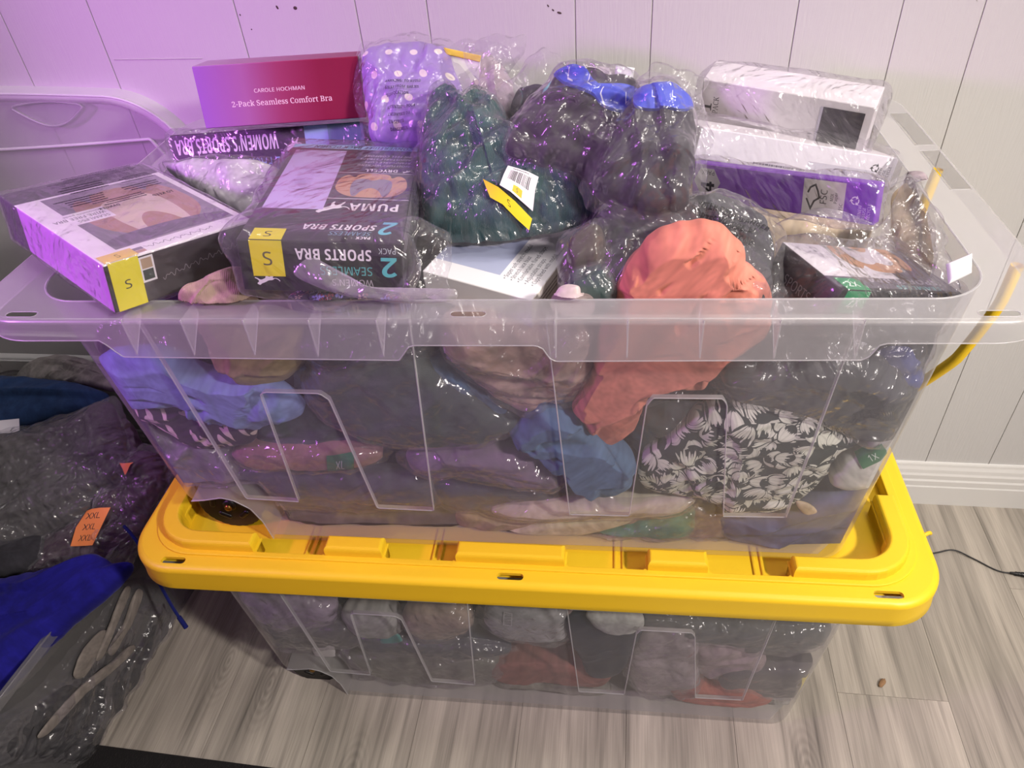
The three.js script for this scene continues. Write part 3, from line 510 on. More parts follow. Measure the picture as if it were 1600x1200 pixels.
// A: wire free bra box, tipped on the rim at the front left
{
  const top = canvasTex(768, 1024, (g, w, h) => half(g, w, h, () => {
    fill(g, '#efe9f0', 0, 0, w, h); fill(g, '#57515c', 0, h * 0.83, w, h * 0.17);
    const px = w * 0.05, pw = w * 0.80; fill(g, '#8d8790', px, h * 0.10, pw, h * 0.71);
    const gr = g.createLinearGradient(px, 0, px + pw, 0); gr.addColorStop(0, '#8a8390'); gr.addColorStop(0.5, '#a39aa4'); gr.addColorStop(1, '#7e7884'); fill(g, gr, px, h * 0.10, pw, h * 0.71);
    torso(g, px + 10, h * 0.18, pw * 0.92, h * 0.55, '#b08a78', '#d8c6b6');
    blob(g, '#6b6472', [[px, h * 0.10], [px + pw * 0.5, h * 0.12], [px + pw, h * 0.10], [px + pw, h * 0.22], [px + pw * 0.5, h * 0.24], [px, h * 0.2]]);
    fill(g, '#efe9f0', w * 0.60, h * 0.44, w * 0.4, h * 0.14);
    T(g, 'SEAMLESS', w * 0.62, h * 0.485, 34, 'sans-serif', '#3c3844'); T(g, 'WIRE FREE BRA', w * 0.62, h * 0.53, 40, 'sans-serif', '#3c3844', { sx: 0.92 }); T(g, 'removable pads', w * 0.62, h * 0.562, 26, 'sans-serif', '#5c5664');
    fill(g, '#efe9f0', 0, 0, w, h * 0.09); g.strokeStyle = '#6e6577'; g.lineWidth = 3; g.beginPath(); for (let i = 0; i < 60; i++) g.lineTo(w * 0.25 + i * 6, h * 0.05 + 16 * Math.sin(i * 1.1) * Math.cos(i * 0.31)); g.stroke();
    fill(g, '#8a7f92', w * 0.72, h * 0.04, 60, 26); fill(g, '#b9948c', w * 0.72, h * 0.012, 60, 26);
  }));
  const front = canvasTex(1024, 320, (g, w, h) => {
    fill(g, '#3a3238', 0, 0, w, h); fill(g, '#efe9f0', 0, 0, w, 10);
    fill(g, '#e9e6ea', w * 0.205, h * 0.06, 92, 170); fill(g, '#b39a80', w * 0.205 + 12, h * 0.06 + 12, 68, 68); fill(g, '#2c3b36', w * 0.205 + 12, h * 0.06 + 88, 68, 68);
    g.strokeStyle = '#a79fa6'; g.lineWidth = 3; g.beginPath(); for (let i = 0; i < 90; i++) g.lineTo(w * 0.33 + i * 6.2, h * 0.60 - i * 0.7 + 22 * Math.sin(i * 0.9) * Math.cos(i * 0.23)); g.stroke();
  });
  const left = canvasTex(512, 128, (g, w, h) => { fill(g, '#c48ad2', 0, 0, w, h); fill(g, '#443c4a', 0, 0, w * 0.2, h); });
  const b = carton('bra_box', 'dark and white wire free bra box tipped on the bin rim, yellow S corner', [-0.405, 0.895, 0.471], [1.001, 0.058, -0.149], [0.167, 0.053, 0.234], [darkFace, printed(left), printed(top, 0.35), darkFace, printed(front), darkFace]);
  const y = stickerTex('S', '#eadf24', '#24221a', 128, 256, 64);
  decal(b, 'size_sticker', 'front', -0.064, 0, 0.030, 0.0525, y, 0.0005, { label: 'yellow S sticker' });
  decal(b, 'size_sticker', 'top', -0.064, 0.108, 0.034, 0.018, stickerTex('S', '#e9c877', '#8a7438', 128, 64, 40), 0.0005);
  wrap(b, { e: 0.002, r: 0.004, wr: 0.0022, fr: 26 });
  const warn = canvasTex(1024, 640, (g, w, h) => { g.clearRect(0, 0, w, h); g.save(); g.translate(w, 0); g.scale(-1, 1); let i = 0; for (const [x, y2, ww, hh, n] of [[40, 20, 800, 90, 5], [420, 150, 420, 130, 4], [60, 190, 300, 90, 4], [540, 330, 400, 120, 4], [90, 330, 330, 90, 3], [300, 450, 420, 80, 3]]) smallPrint(g, x, y2, ww, hh, n, '#17141a', 50 + i++); T(g, 'DANGER', 560, 560, 40, 'sans-serif', '#17141a', { style: 'bold' }); T(g, 'TO KEEP', 120, 560, 44, 'sans-serif', '#17141a', { style: 'bold' }); g.restore(); });
  decal(b, 'warning_print', 'top', 0.0, -0.04, 0.145, 0.13, warn, 0.0075, { alpha: true });
}
// B: two pack sports bra box in a loose bag
{
  const top = canvasTex(768, 1024, (g, w, h) => half(g, w, h, () => {
    fill(g, '#3b3440', 0, 0, w, h); fill(g, '#8fb6d8', 0, h * 0.945, w, h * 0.055); T(g, 'CONVERTIBLE BACK DESIGN', 24, h * 0.988, 48, 'sans-serif', '#2f4a68', { style: 'italic bold', sx: 0.95 });
    T(g, '2', 26, h * 0.17, 150, 'sans-serif', '#6fc6d6', { style: 'italic bold' }); T(g, 'SPORTS BRA', 130, h * 0.10 + 40, 62, 'sans-serif', W_, { style: 'italic bold' }); T(g, 'SEAMLESS', 150, h * 0.075 + 8, 44, 'sans-serif', '#7da7bd', { style: 'italic' }); T(g, 'PACK', 150, h * 0.045, 28, 'sans-serif', W_, { style: 'bold' });
    T(g, 'PUMA', 40, h * 0.335, 96, 'sans-serif', W_, { style: 'bold', sx: 0.95 }); cat(g, 330, h * 0.235, 1.6, W_);
    fill(g, '#c9c3cc', 0, h * 0.375, w * 0.58, 8); fill(g, '#4b434f', 0, h * 0.385, w * 0.58, h * 0.27); torso(g, 12, h * 0.40, w * 0.54, h * 0.24, '#c79a7c', '#8d8698'); fill(g, '#c9c3cc', 0, h * 0.655, w * 0.58, 6);
    T(g, 'DRYCELL', 90, h * 0.705, 44, 'sans-serif', W_, { style: 'bold', sx: 1.05 }); cat(g, 22, h * 0.668, 0.5, W_);
    ['MOISTURE WICKING', 'REMOVABLE CUPS', 'ADJUSTABLE STRAPS', '4W FEEL COMFORT'].forEach((t, i) => T(g, t, 24, h * 0.76 + i * 40, 32, 'sans-serif', '#b8b0bd', { style: 'italic bold' }));
    const gr = g.createLinearGradient(0, h * 0.25, 0, h * 0.93); gr.addColorStop(0, '#d0bdf0'); gr.addColorStop(0.5, '#bfa4dc'); gr.addColorStop(1, '#a596bc'); fill(g, gr, w * 0.56, h * 0.27, w * 0.40, h * 0.65);
    for (let i = 0; i < 14; i++) { g.globalAlpha = 0.12; blob(g, i % 2 ? '#d7c6ee' : '#7c6a98', [[w * 0.58 + 200 * rng(i)(), h * (0.3 + 0.55 * rng(i + 9)())], [w * 0.9, h * 0.4 + i * 30], [w * 0.72, h * 0.36 + i * 36]]); g.globalAlpha = 1; }
  }));
  const front = canvasTex(1024, 384, (g, w, h) => half(g, w, h, () => {
    fill(g, '#221f24', 0, 0, w, h); fill(g, '#3b3440', 0, h * 0.75, w, h * 0.25);
    T(g, '2', 26, h * 0.72, 210, 'sans-serif', '#5fc3c4', { style: 'bold' }); T(g, 'PACK', 34, h * 0.90, 60, 'sans-serif', '#c9d4d6', { sx: 0.8 });
    T(g, 'SPORTS BRA', 190, h * 0.86, 116, 'sans-serif', W_, { style: 'bold', sx: 0.72 }); T(g, 'SEAMLESS', 190, h * 0.52, 92, 'sans-serif', '#58b6b4', { sx: 0.8 }); T(g, "WOMEN'S", 190, h * 0.26, 70, 'sans-serif', '#b5b0b4', { sx: 0.85 }); cat(g, w * 0.80, h * 0.10, 1.4, W_);
  }));
  const side = canvasTex(512, 128, (g, w, h) => { fill(g, '#2b262e', 0, 0, w, h); smallPrint(g, 20, 20, w - 40, 60, 3, '#b9b4bc', 5); });
  const b = carton('bra_box', 'black sports bra box upside down in a loose clear bag, lilac window on top', [-0.164, 0.901, 0.436], [0.182, -0.077, -0.124], [0.153, 0.053, 0.289], [printed(side), darkFace, printed(top, 0.35), darkFace, printed(front, 0.4), darkFace]);
  decal(b, 'size_sticker', 'front', -0.050, 0.008, 0.030, 0.037, stickerTex('S', '#eadf24', '#5b563c', 128, 160, 84), 0.0005, { label: 'yellow S sticker' });
  decal(b, 'size_sticker', 'top', -0.050, 0.131, 0.030, 0.026, stickerTex('S', '#e2d62e', '#3c3828', 128, 110, 70), 0.0005);
  decal(b, 'hang_slot', 'top', 0.022, 0.137, 0.005, 0.014, stickerTex('', '#121014', '#000', 8, 8, 1), 0.0005);
  wrap(b, { e: 0.005, r: 0.010, wr: 0.006, fr: 22, mat: filmSmooth, bulge: (v) => 0.012 * smooth(0.08, 0.15, v.z) * Math.max(0, N3(v.x * 12, v.y * 9, 4)) });
  attach(b, 'bag_seal', {f:{o:[-0.0993, 0.895, 0.5978],e:[-5.0, 35.0, 0.0],b:[0.0, 0.0, 0.02]},w:0,p:[[-0.068,0.0174],[-0.0606,0.0341],[-0.0513,0.0346],[-0.0203,0.0181],[0.0254,0.0063],[0.0633,0.0026],[0.0949,0.0102],[0.0966,0.0022],[0.0575,-0.0049],[0.0002,-0.0036],[-0.0394,0.0037]]}, filmMilky, { kind: 'film', open: true, hf: 0.006, n: 3, wr: 0.005, fr: 24, jit: 0.001, segs: 140, rings: 24 }).userData.label = 'milky seal strip of the bag';
  attach(b, 'bag_corner', {f:{o:[-0.0541, 0.885, 0.5585],e:[20.0, 30.0, 0.0],b:[0.0, 0.0, 0.02]},w:0,p:[[-0.0058,0.0602],[0.0119,0.0616],[0.0274,0.0504],[0.0406,0.0395],[0.0392,0.0184],[0.0309,-0.0054],[0.0309,-0.0195],[-0.0007,-0.0202],[-0.0278,-0.0128],[-0.0098,0.0143]]}, film, { kind: 'film', open: true, hf: 0.014, n: 2.5, wr: 0.012, fr: 20, jit: 0.001, segs: 140, rings: 40 });
}
// C: women's sports bra box at the back left
{
  const front = canvasTex(1024, 192, (g, w, h) => { fill(g, '#2a2432', 0, 0, w, h); fill(g, '#a4cdf0', w * 0.70, 0, w * 0.12, h * 0.85); fill(g, '#7cc0b4', w * 0.82, 0, w * 0.18, h); half(g, w, h, () => { T(g, "WOMEN'S SPORTS BRA", w * 0.44, h * 0.88, 92, 'sans-serif', W_, { style: 'bold', sx: 0.56 }); T(g, '2 PACK', w * 0.44, h * 0.36, 84, 'sans-serif', '#8fb6dc', { sx: 0.62 }); cat(g, w * 0.335, h * 0.45, 0.85, W_); }); });
  const top = canvasTex(256, 256, (g, w, h) => { fill(g, '#8e6f86', 0, 0, w, h); fill(g, '#6f9c94', w * 0.75, 0, w * 0.25, h); });
  const b = carton('bra_box', "dark women's sports bra box in clear film beneath the crimson box", [-0.354, 0.8375, 0.110], [0.027, -0.382, 0.036], [0.285, 0.060, 0.207], [darkFace, darkFace, printed(top), darkFace, printed(front), darkFace]);
  wrap(b, { e: 0.005, r: 0.010, wr: 0.006, fr: 18 });
}
// D: crimson comfort bra box, print gradient with violet lamp tint partly painted in
{
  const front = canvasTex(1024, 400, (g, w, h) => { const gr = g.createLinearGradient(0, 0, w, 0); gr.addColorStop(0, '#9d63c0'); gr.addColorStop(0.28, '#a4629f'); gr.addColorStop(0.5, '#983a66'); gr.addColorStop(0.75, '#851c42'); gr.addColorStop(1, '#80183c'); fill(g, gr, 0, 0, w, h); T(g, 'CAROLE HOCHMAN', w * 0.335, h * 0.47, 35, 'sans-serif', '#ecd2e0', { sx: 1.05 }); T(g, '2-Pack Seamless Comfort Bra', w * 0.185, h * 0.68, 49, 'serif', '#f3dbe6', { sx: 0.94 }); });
  const side = canvasTex(128, 128, (g, w, h) => { fill(g, '#5b4a32', 0, 0, w, h); fill(g, '#8c5a94', w * 0.2, 0, w * 0.8, h); });
  const top = canvasTex(256, 64, (g, w, h) => { const gr = g.createLinearGradient(0, 0, w, 0); gr.addColorStop(0, '#b48cbc'); gr.addColorStop(1, '#8c2c54'); fill(g, gr, 0, 0, w, h); });
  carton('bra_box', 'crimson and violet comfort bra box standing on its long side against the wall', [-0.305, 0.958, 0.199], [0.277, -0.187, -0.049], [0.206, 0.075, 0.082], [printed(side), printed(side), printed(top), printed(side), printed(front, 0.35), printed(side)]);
}
// E: white modal camisole box
{
  const top = canvasTex(640, 1024, (g, w, h) => {
    fill(g, '#f0eef4', 0, 0, w, h); const gr = g.createLinearGradient(0, 0, 0, h); gr.addColorStop(0, '#8f97bb'); gr.addColorStop(1, '#b9bfdb'); poly(g, gr, [[0, 0], [w * 0.62, 0], [w * 0.62, h * 0.86], [0, h * 0.86]]);
    blob(g, '#c8926e', [[w * 0.4, h * 0.16], [w * 0.62, h * 0.2], [w * 0.78, h * 0.22], [w * 0.86, h * 0.28], [w * 0.7, h * 0.31], [w * 0.5, h * 0.27]]); fill(g, '#c08a66', w * 0.80, h * 0.06, w * 0.2, h * 0.18); fill(g, '#a7a4d2', w * 0.62, h * 0.06, w * 0.18, h * 0.22);
    ['• Super soft stretch modal', '• Stretch lace bust', '• Comfortable flared shape', '• Adjustable straps', '• Cups lined with modal'].forEach((t, i) => T(g, t, w * 0.69 + i * 40, h * 0.88, 34, 'sans-serif', '#4a4756', { rot: -Math.PI / 2, sx: 0.95 }));
  });
  const side = canvasTex(1024, 160, (g, w, h) => { fill(g, '#ece7e0', 0, 0, w, h); smallPrint(g, 30, 40, 420, 70, 3, '#8d8780', 3); smallPrint(g, 520, 40, 430, 70, 3, '#8d8780', 4); });
  const white = printed(canvasTex(16, 16, (g, w, h) => fill(g, '#efecef', 0, 0, w, h)));
  carton('camisole_box', 'flat white modal camisole box with bullet list, half covered by the dark green garment', [0.024, 0.838, 0.421], [-0.345, 0.067, -0.059], [0.132, 0.037, 0.185], [printed(side), white, printed(top, 0.4), white, white, white]);
}
// F: sports bra box at the right with the green 2X sticker
{
  const top = canvasTex(640, 512, (g, w, h) => { fill(g, '#5a5460', 0, 0, w, h); fill(g, '#d9d6da', 0, 0, w * 0.6, h * 0.72); torso(g, w * 0.3, -h * 0.15, w * 0.6, h * 0.7, '#c08d62', '#d9d4d8'); half(g, w, h, () => { T(g, 'SPORTS BRA', 60, h * 0.28, 66, 'sans-serif', '#a9a5b0', { style: 'italic bold' }); T(g, 'SEAMLESS', 90, h * 0.14, 50, 'sans-serif', '#6fa7a4', { style: 'italic bold' }); }); fill(g, '#1d1b1f', 0, h * 0.94, w, h * 0.06); });
  const left = canvasTex(512, 256, (g, w, h) => { fill(g, '#3a2f38', 0, 0, w, h); fill(g, '#54434e', w * 0.1, 0, w * 0.5, h * 0.5); T(g, 'SPORTS BRA', 130, h * 0.72, 80, 'sans-serif', '#a59aa2', { sx: 0.8 }); });
  const fr = canvasTex(64, 64, (g, w, h) => fill(g, '#1c1a1e', 0, 0, w, h));
  const b = carton('bra_box', 'black sports bra box in film with a green 2X sticker near the right front corner', [0.398, 0.818, 0.456], [0.48, 0.048, -0.32], [0.178, 0.047, 0.095], [darkFace, printed(left), printed(top, 0.4), darkFace, printed(fr), darkFace]);
  const gx = stickerTex('2X', '#1f8a55', '#f2f5f0', 160, 128, 74);
  decal(b, 'size_sticker', 'front', -0.066, 0.0105, 0.032, 0.025, gx, 0.0005, { label: 'green 2X sticker' }); decal(b, 'size_sticker', 'top', -0.066, 0.036, 0.032, 0.022, gx, 0.0005);
  wrap(b, { e: 0.006, r: 0.013, wr: 0.008, fr: 17, mat: film });
}
// G: three slim packs at the back right
{
  const whiteF = printed(canvasTex(16, 16, (g, w, h) => fill(g, '#e8e5e6', 0, 0, w, h)), 0.4);
  const f1 = canvasTex(1024, 360, (g, w, h) => { fill(g, '#e9e6e6', 0, 0, w, h); T(g, '1', 70, h * 0.60, 120, 'serif', '#2a2630', { rot: -Math.PI / 2, style: 'bold' }); T(g, 'PACK', 112, h * 0.62, 46, 'serif', '#2a2630', { rot: -Math.PI / 2 }); });
  const a = carton('hosiery_pack', 'slim white pack with a dark square, rearmost of three packs at the right', [0.350, 0.903, 0.165], [-0.388, 0.174, -0.067], [0.211, 0.073, 0.051], [whiteF, whiteF, whiteF, whiteF, printed(f1, 0.35), whiteF], { group: 'slim packs at the back right' });
  decal(a, 'swatch_sticker', 'front', 0.070, -0.004, 0.052, 0.062, canvasTex(64, 64, (g, w, h) => { fill(g, '#c9c6d2', 0, 0, w, h); fill(g, '#1f1424', 4, 0, 60, 60); }), 0.0005, { label: 'dark square swatch' });
  wrap(a, { e: 0.004, r: 0.012, wr: 0.007, fr: 18, mat: film });
  const rec = (g, x, y, s, c) => { g.strokeStyle = c; g.fillStyle = c; g.lineWidth = s * 0.22; for (let k = 0; k < 3; k++) { const b0 = k * TAU / 3 - 0.5; g.beginPath(); g.arc(x, y, s * 0.75, b0, b0 + 1.35); g.stroke(); poly(g, c, [[x + s * 1.2 * Math.cos(b0 + 1.3), y + s * 1.2 * Math.sin(b0 + 1.3)], [x + s * 0.3 * Math.cos(b0 + 1.3), y + s * 0.3 * Math.sin(b0 + 1.3)], [x + s * 0.85 * Math.cos(b0 + 1.95), y + s * 0.85 * Math.sin(b0 + 1.95)]]); } };
  const f2 = canvasTex(1024, 160, (g, w, h) => { fill(g, '#e4e2ea', 0, 0, w, h); fill(g, '#c7c5d2', w * 0.55, h * 0.55, w * 0.35, h * 0.45); rec(g, w * 0.895, h * 0.45, 24, '#2a2a30'); ['RENEW', 'REUSE', 'RECYCLE'].forEach((t, i) => T(g, t, w * 0.935 + i * 22, h * 0.85, 22, 'sans-serif', '#4a4854', { rot: -Math.PI / 2 })); smallPrint(g, w * 0.28, h * 0.84, 300, 22, 1, '#4a4854', 8); });
  const b = carton('hosiery_pack', 'slim white pack with a recycling mark, between the dark square pack and the purple pack', [0.342, 0.872, 0.226], [0.307, -0.186, -0.268], [0.267, 0.036, 0.081], [whiteF, whiteF, whiteF, whiteF, printed(f2, 0.35), whiteF], { group: 'slim packs at the back right' });
  wrap(b, { e: 0.005, r: 0.012, wr: 0.009, fr: 17, mat: film });
  const f3 = canvasTex(1024, 200, (g, w, h) => {
    const gr = g.createLinearGradient(0, 0, w, 0); gr.addColorStop(0, '#b886e2'); gr.addColorStop(0.5, '#9a5fd0'); gr.addColorStop(1, '#7c3cba'); fill(g, gr, 0, 0, w, h);
    const hx = [], cx = 96, cy = h * 0.48; for (let k = 0; k < 6; k++) hx.push([cx + 84 * Math.cos(k * TAU / 6), cy + 84 * Math.sin(k * TAU / 6)]); poly(g, '#eceae8', hx);
    g.save(); g.translate(cx, cy); g.rotate(Math.PI); T(g, 'PACK', -46, 62, 34, 'sans-serif', '#3a3640'); g.restore(); T(g, '4', cx + 46, cy + 62, 118, 'sans-serif', '#24212a', { rot: -Math.PI / 2, style: 'bold' });
    fill(g, '#e6e3dc', w * 0.64, h * 0.05, w * 0.21, h * 0.9); g.strokeStyle = '#3a3a36'; g.lineWidth = 9; g.beginPath(); g.moveTo(w * 0.66, h * 0.55); g.lineTo(w * 0.685, h * 0.80); g.lineTo(w * 0.70, h * 0.60); g.lineTo(w * 0.725, h * 0.50); g.lineTo(w * 0.715, h * 0.34); g.lineTo(w * 0.70, h * 0.18); g.lineTo(w * 0.675, h * 0.26); g.lineTo(w * 0.665, h * 0.4); g.stroke(); T(g, 'FSC', w * 0.762, h * 0.66, 48, 'sans-serif', '#3a3a36', { rot: -Math.PI / 2 }); T(g, 'MIX', w * 0.795, h * 0.55, 22, 'sans-serif', '#3a3a36', { rot: -Math.PI / 2 }); T(g, 'Paper', w * 0.815, h * 0.60, 22, 'sans-serif', '#3a3a36', { rot: -Math.PI / 2 }); T(g, 'FSC', w * 0.842, h * 0.75, 22, 'sans-serif', '#3a3a36', { rot: -Math.PI / 2 });
    rec(g, w * 0.90, h * 0.45, 24, '#efeaf4'); ['RENEW', 'REUSE', 'RECYCLE'].forEach((t, i) => T(g, t, w * 0.935 + i * 22, h * 0.9, 22, 'sans-serif', '#d9c8ea', { rot: -Math.PI / 2 }));
  });
  const pur = printed(canvasTex(16, 16, (g, w, h) => fill(g, '#7b3fb0', 0, 0, w, h)), 0.4);
  const c = carton('hosiery_pack', 'slim purple four pack box in clear film, in front of the two white packs', [0.3143, 0.8903, 0.3734], [-0.64, -0.097, 0.13], [0.213, 0.042, 0.014], [pur, pur, pur, pur, printed(f3, 0.35), pur], { group: 'slim packs at the back right' });
  wrap(c, { e: 0.004, r: 0.010, wr: 0.006, fr: 20, mat: film });
}
// ---------- printed cloth ----------
const leafTex = canvasTex(1024, 1024, (g, w, h) => {
  fill(g, '#2e3436', 0, 0, w, h); const r = rng(77);
  for (let i = 0; i < 260; i++) {
    const x = r() * w, y = r() * h, L = 80 + r() * 60, a = r() * TAU, wd = L * (0.26 + r() * 0.26), sd = r() * 99;
    for (const [ox, oy] of [[0, 0], [w, 0], [-w, 0], [0, h], [0, -h]]) {   // a brushed fan: ragged strokes spreading from one tip
      g.save(); g.translate(x + ox, y + oy); g.rotate(a); blob(g, '#2e3436', [[-14, 0], [L * 0.4, -wd - 16], [L + 16, -wd * 0.6], [L + 16, wd * 0.6], [L * 0.4, wd + 16]]);
      for (let k = -4; k <= 4; k++) { const e = 0.78 + 0.3 * N2(sd, k), q = k / 4; blob(g, (k + i) % 3 ? '#d3d2c8' : '#c2c1b8', [[0, q * 5], [L * 0.45 * e, q * wd * 0.85 - 7], [L * e, q * wd - 4], [L * e + 5, q * wd + 3], [L * 0.5 * e, q * wd * 0.85 + 8]]); }
      g.restore();
    }
  }
});
const strokeTex = canvasTex(512, 512, (g, w, h) => { fill(g, '#39303c', 0, 0, w, h); const r = rng(31); for (let i = 0; i < 90; i++) { const x = r() * w, y = r() * h, a = 0.5 + r() * 0.9, L = 50 + r() * 60, t = 9 + r() * 11; g.save(); g.translate(x, y); g.rotate(a); blob(g, i % 3 ? '#cdb9b6' : '#b7a4a8', [[0, 0], [L * 0.3, -t], [L, -t * 0.3], [L * 0.9, t * 0.4], [L * 0.4, t]]); g.restore(); } });
const floralTex = canvasTex(512, 512, (g, w, h) => { fill(g, '#3a3a48', 0, 0, w, h); const r = rng(4); for (let i = 0; i < 120; i++) { const x = r() * w, y = r() * h, c = ['#7e84b4', '#d9d4dc', '#9aa0c8', '#8a4a52', '#c9b89a'][i % 5], q = 14 + r() * 20; for (let k = 0; k < 5; k++) { const a = k * TAU / 5 + i; blob(g, c, [[x, y], [x + q * Math.cos(a - 0.4), y + q * Math.sin(a - 0.4)], [x + q * 1.3 * Math.cos(a), y + q * 1.3 * Math.sin(a)], [x + q * Math.cos(a + 0.4), y + q * Math.sin(a + 0.4)]]); } fill(g, '#5a2e34', x - 3, y - 3, 6, 6); } });
const dotTex = canvasTex(512, 512, (g, w, h) => { fill(g, '#a990d2', 0, 0, w, h); for (let j = 0; j < 4; j++) for (let i = 0; i < 4; i++) { g.fillStyle = '#f8f0e6'; g.beginPath(); g.ellipse((i + (j % 2 ? 0.5 : 0) + 0.25) * 128, (j + 0.5) * 128, 21, 17, 0.4, 0, TAU); g.fill(); } });
const rep = (t, s) => { t.wrapS = t.wrapT = THREE.RepeatWrapping; t.repeat.set(1 / s, 1 / s); return t; };
const leafCloth = cloth('#ffffff', { map: rep(leafTex, 0.24) }), strokeCloth = cloth('#ffffff', { map: rep(strokeTex, 0.17) }), floralCloth = cloth('#ffffff', { map: rep(floralTex, 0.07) }), dotCloth = cloth('#ffffff', { map: rep(dotTex, 0.125) });
const G_IN = undefined;
const tagXL = (t, w = 128, h = 64, s = 40) => stickerTex(t, '#187048', '#dfe9e2', w, h, s);

// ---------- upper bin: what presses against the front wall ----------
garment({f:FR.uw,w:-0.105,p:[[-0.4463,0.2948],[-0.06,0.2959],[0.1695,0.2965],[0.4949,0.2974],[0.5105,0.1963],[0.519,0.0228],[0.5142,-0.1159],[0.2856,-0.1304],[-0.0146,-0.1315],[-0.3569,-0.1339],[-0.4077,-0.0171],[-0.4672,0.1]]}, 'folded_clothing', 'mixed dark folded clothing filling the middle of the upper clear bin', 'clothing', cloth('#37363d'), { hf: 0.03, hb: 0.14, wr: 0.02, fr: 9, n: 8 });
garment({f:FR.uw,w:-0.05,p:[[-0.3296,0.388],[-0.2897,0.414],[-0.2474,0.4204],[-0.203,0.3875],[-0.2053,0.3417],[-0.2239,0.2972],[-0.2523,0.2708],[-0.2844,0.2595],[-0.3098,0.27],[-0.3313,0.3014],[-0.3323,0.3414]],q:[[[-0.3395,0.3014],[-0.2762,0.322],[-0.2272,0.3023]],[[-0.2989,0.3788],[-0.2853,0.3415],[-0.2996,0.2808]]]}, 'padded_bra', 'beige padded bra cup bulging under the rim at the left of the upper bin', 'bra', cloth('#b39e74'), { hf: 0.044, hb: 0.04, wr: 0.006, fr: 8, m: 0.6, n: 3 });
garment({f:FR.uw,w:-0.02,p:[[-0.4643,0.3213],[-0.4158,0.3357],[-0.378,0.332],[-0.3556,0.3061],[-0.3301,0.2941],[-0.2877,0.2884],[-0.2623,0.2888],[-0.2428,0.2701],[-0.2296,0.2498],[-0.2435,0.2293],[-0.2731,0.2182],[-0.306,0.2045],[-0.3308,0.2109],[-0.3663,0.2159],[-0.3736,0.232],[-0.391,0.2431],[-0.4306,0.2491],[-0.4666,0.2483],[-0.4733,0.2749]],q:[[[-0.3576,0.3051],[-0.3373,0.2749],[-0.3306,0.2443],[-0.32,0.2275]],[[-0.3736,0.232],[-0.3489,0.244],[-0.331,0.2432],[-0.2912,0.2778]],[[-0.4396,0.302],[-0.3979,0.3046],[-0.3648,0.2873]],[[-0.4617,0.2729],[-0.4168,0.2801],[-0.3661,0.2636]]]}, 'shirt', 'periwinkle blue shirt folded against the front wall, left end of the upper bin', 'shirt', cloth('#8a9bd6'), { hf: 0.014, hb: 0.03, wr: 0.009, fr: 20, dir: 70, fa: [0.014], fw: [0.02] });
garment({f:FR.uw,w:-0.028,p:[[-0.477,0.2423],[-0.434,0.2499],[-0.379,0.2396],[-0.3332,0.2129],[-0.3106,0.1992],[-0.3231,0.1719],[-0.3452,0.1637],[-0.3712,0.1577],[-0.41,0.1616],[-0.4306,0.1812],[-0.4546,0.2075],[-0.4729,0.2214]]}, 'printed_blouse', 'black and pinkish brush stroke print top under the periwinkle shirt', 'top', strokeCloth, { hf: 0.012, hb: 0.03, wr: 0.006, fr: 16 });
{
  const g = garment({f:FR.uw,w:-0.032,p:[[-0.3652,0.1416],[-0.3465,0.159],[-0.2946,0.1645],[-0.2113,0.1732],[-0.1843,0.1691],[-0.1551,0.1551],[-0.1622,0.137],[-0.1954,0.128],[-0.2457,0.1235],[-0.3002,0.1201],[-0.3497,0.121]]}, 'rolled_garment', 'salmon pink rolled garment in clear film with a dark green size label', 'clothing', cloth('#a87a78'), { hf: 0.020, hb: 0.03, wr: 0.004, fr: 14, dir: 10, film: { wr: 0.006, mat: filmSmooth } });
  sticker(g, 'size_label', {f:FR.uw,w:-0.032,p:[[-0.2221,0.1642],[-0.186,0.1653],[-0.1942,0.1293],[-0.2295,0.128]]}.p, tagXL('XL'), { f: FR.uw, lift: 0.002, label: 'dark green size label' });
}
garment({f:FR.uw,w:-0.045,p:[[-0.2913,0.2193],[-0.2154,0.2523],[-0.1765,0.2102],[-0.136,0.1633],[-0.1898,0.1516],[-0.2777,0.1502],[-0.3287,0.1576]]}, 'folded_garment', 'slate grey folded garment between the periwinkle shirt and the salmon roll', 'clothing', cloth('#5a5f68'), { hf: 0.015, hb: 0.03 });
{
  const g = garment({f:FR.uw,w:-0.034,p:[[-0.2298,0.2757],[-0.208,0.3089],[-0.1538,0.3319],[-0.0807,0.337],[-0.0551,0.3035],[-0.0212,0.2777],[0.0042,0.2455],[0.0341,0.2142],[0.0124,0.1953],[-0.0218,0.1802],[-0.0745,0.169],[-0.1385,0.1731],[-0.1859,0.1935],[-0.2206,0.2208]],q:[[[-0.153,0.3025],[-0.1044,0.2346],[-0.023,0.1908]],[[-0.0588,0.2782],[-0.1044,0.2346],[-0.1751,0.2044]]]}, 'bagged_garment', 'large slate green wedge of clothing in clear film at the middle of the upper bin', 'clothing', cloth('#3a494b'), { hf: 0.026, hb: 0.05, wr: 0.004, fr: 9, fa: [0.004], n: 6, film: { wr: 0.006, lift: 0.004, mat: filmSmooth } });
  sticker(g, 'size_label', {f:FR.uw,w:-0.034,p:[[-0.1778,0.1925],[-0.1464,0.1838],[-0.1536,0.1603],[-0.1864,0.1692]]}.p, tagXL('XL'), { f: FR.uw, lift: 0.002, label: 'dark green XL label' });
}
garment({f:FR.uw,w:-0.042,p:[[-0.0837,0.3281],[-0.048,0.311],[-0.0183,0.2793],[0.0087,0.2451],[0.0273,0.2157],[0.0168,0.2018],[-0.0122,0.2282],[-0.0437,0.2581],[-0.0734,0.2909]]}, 'folded_garment', 'steel blue folded edge showing between the slate wedge and the nude bagged lingerie', 'clothing', cloth('#55718f'), { hf: 0.024, hb: 0.03, wr: 0.004 });
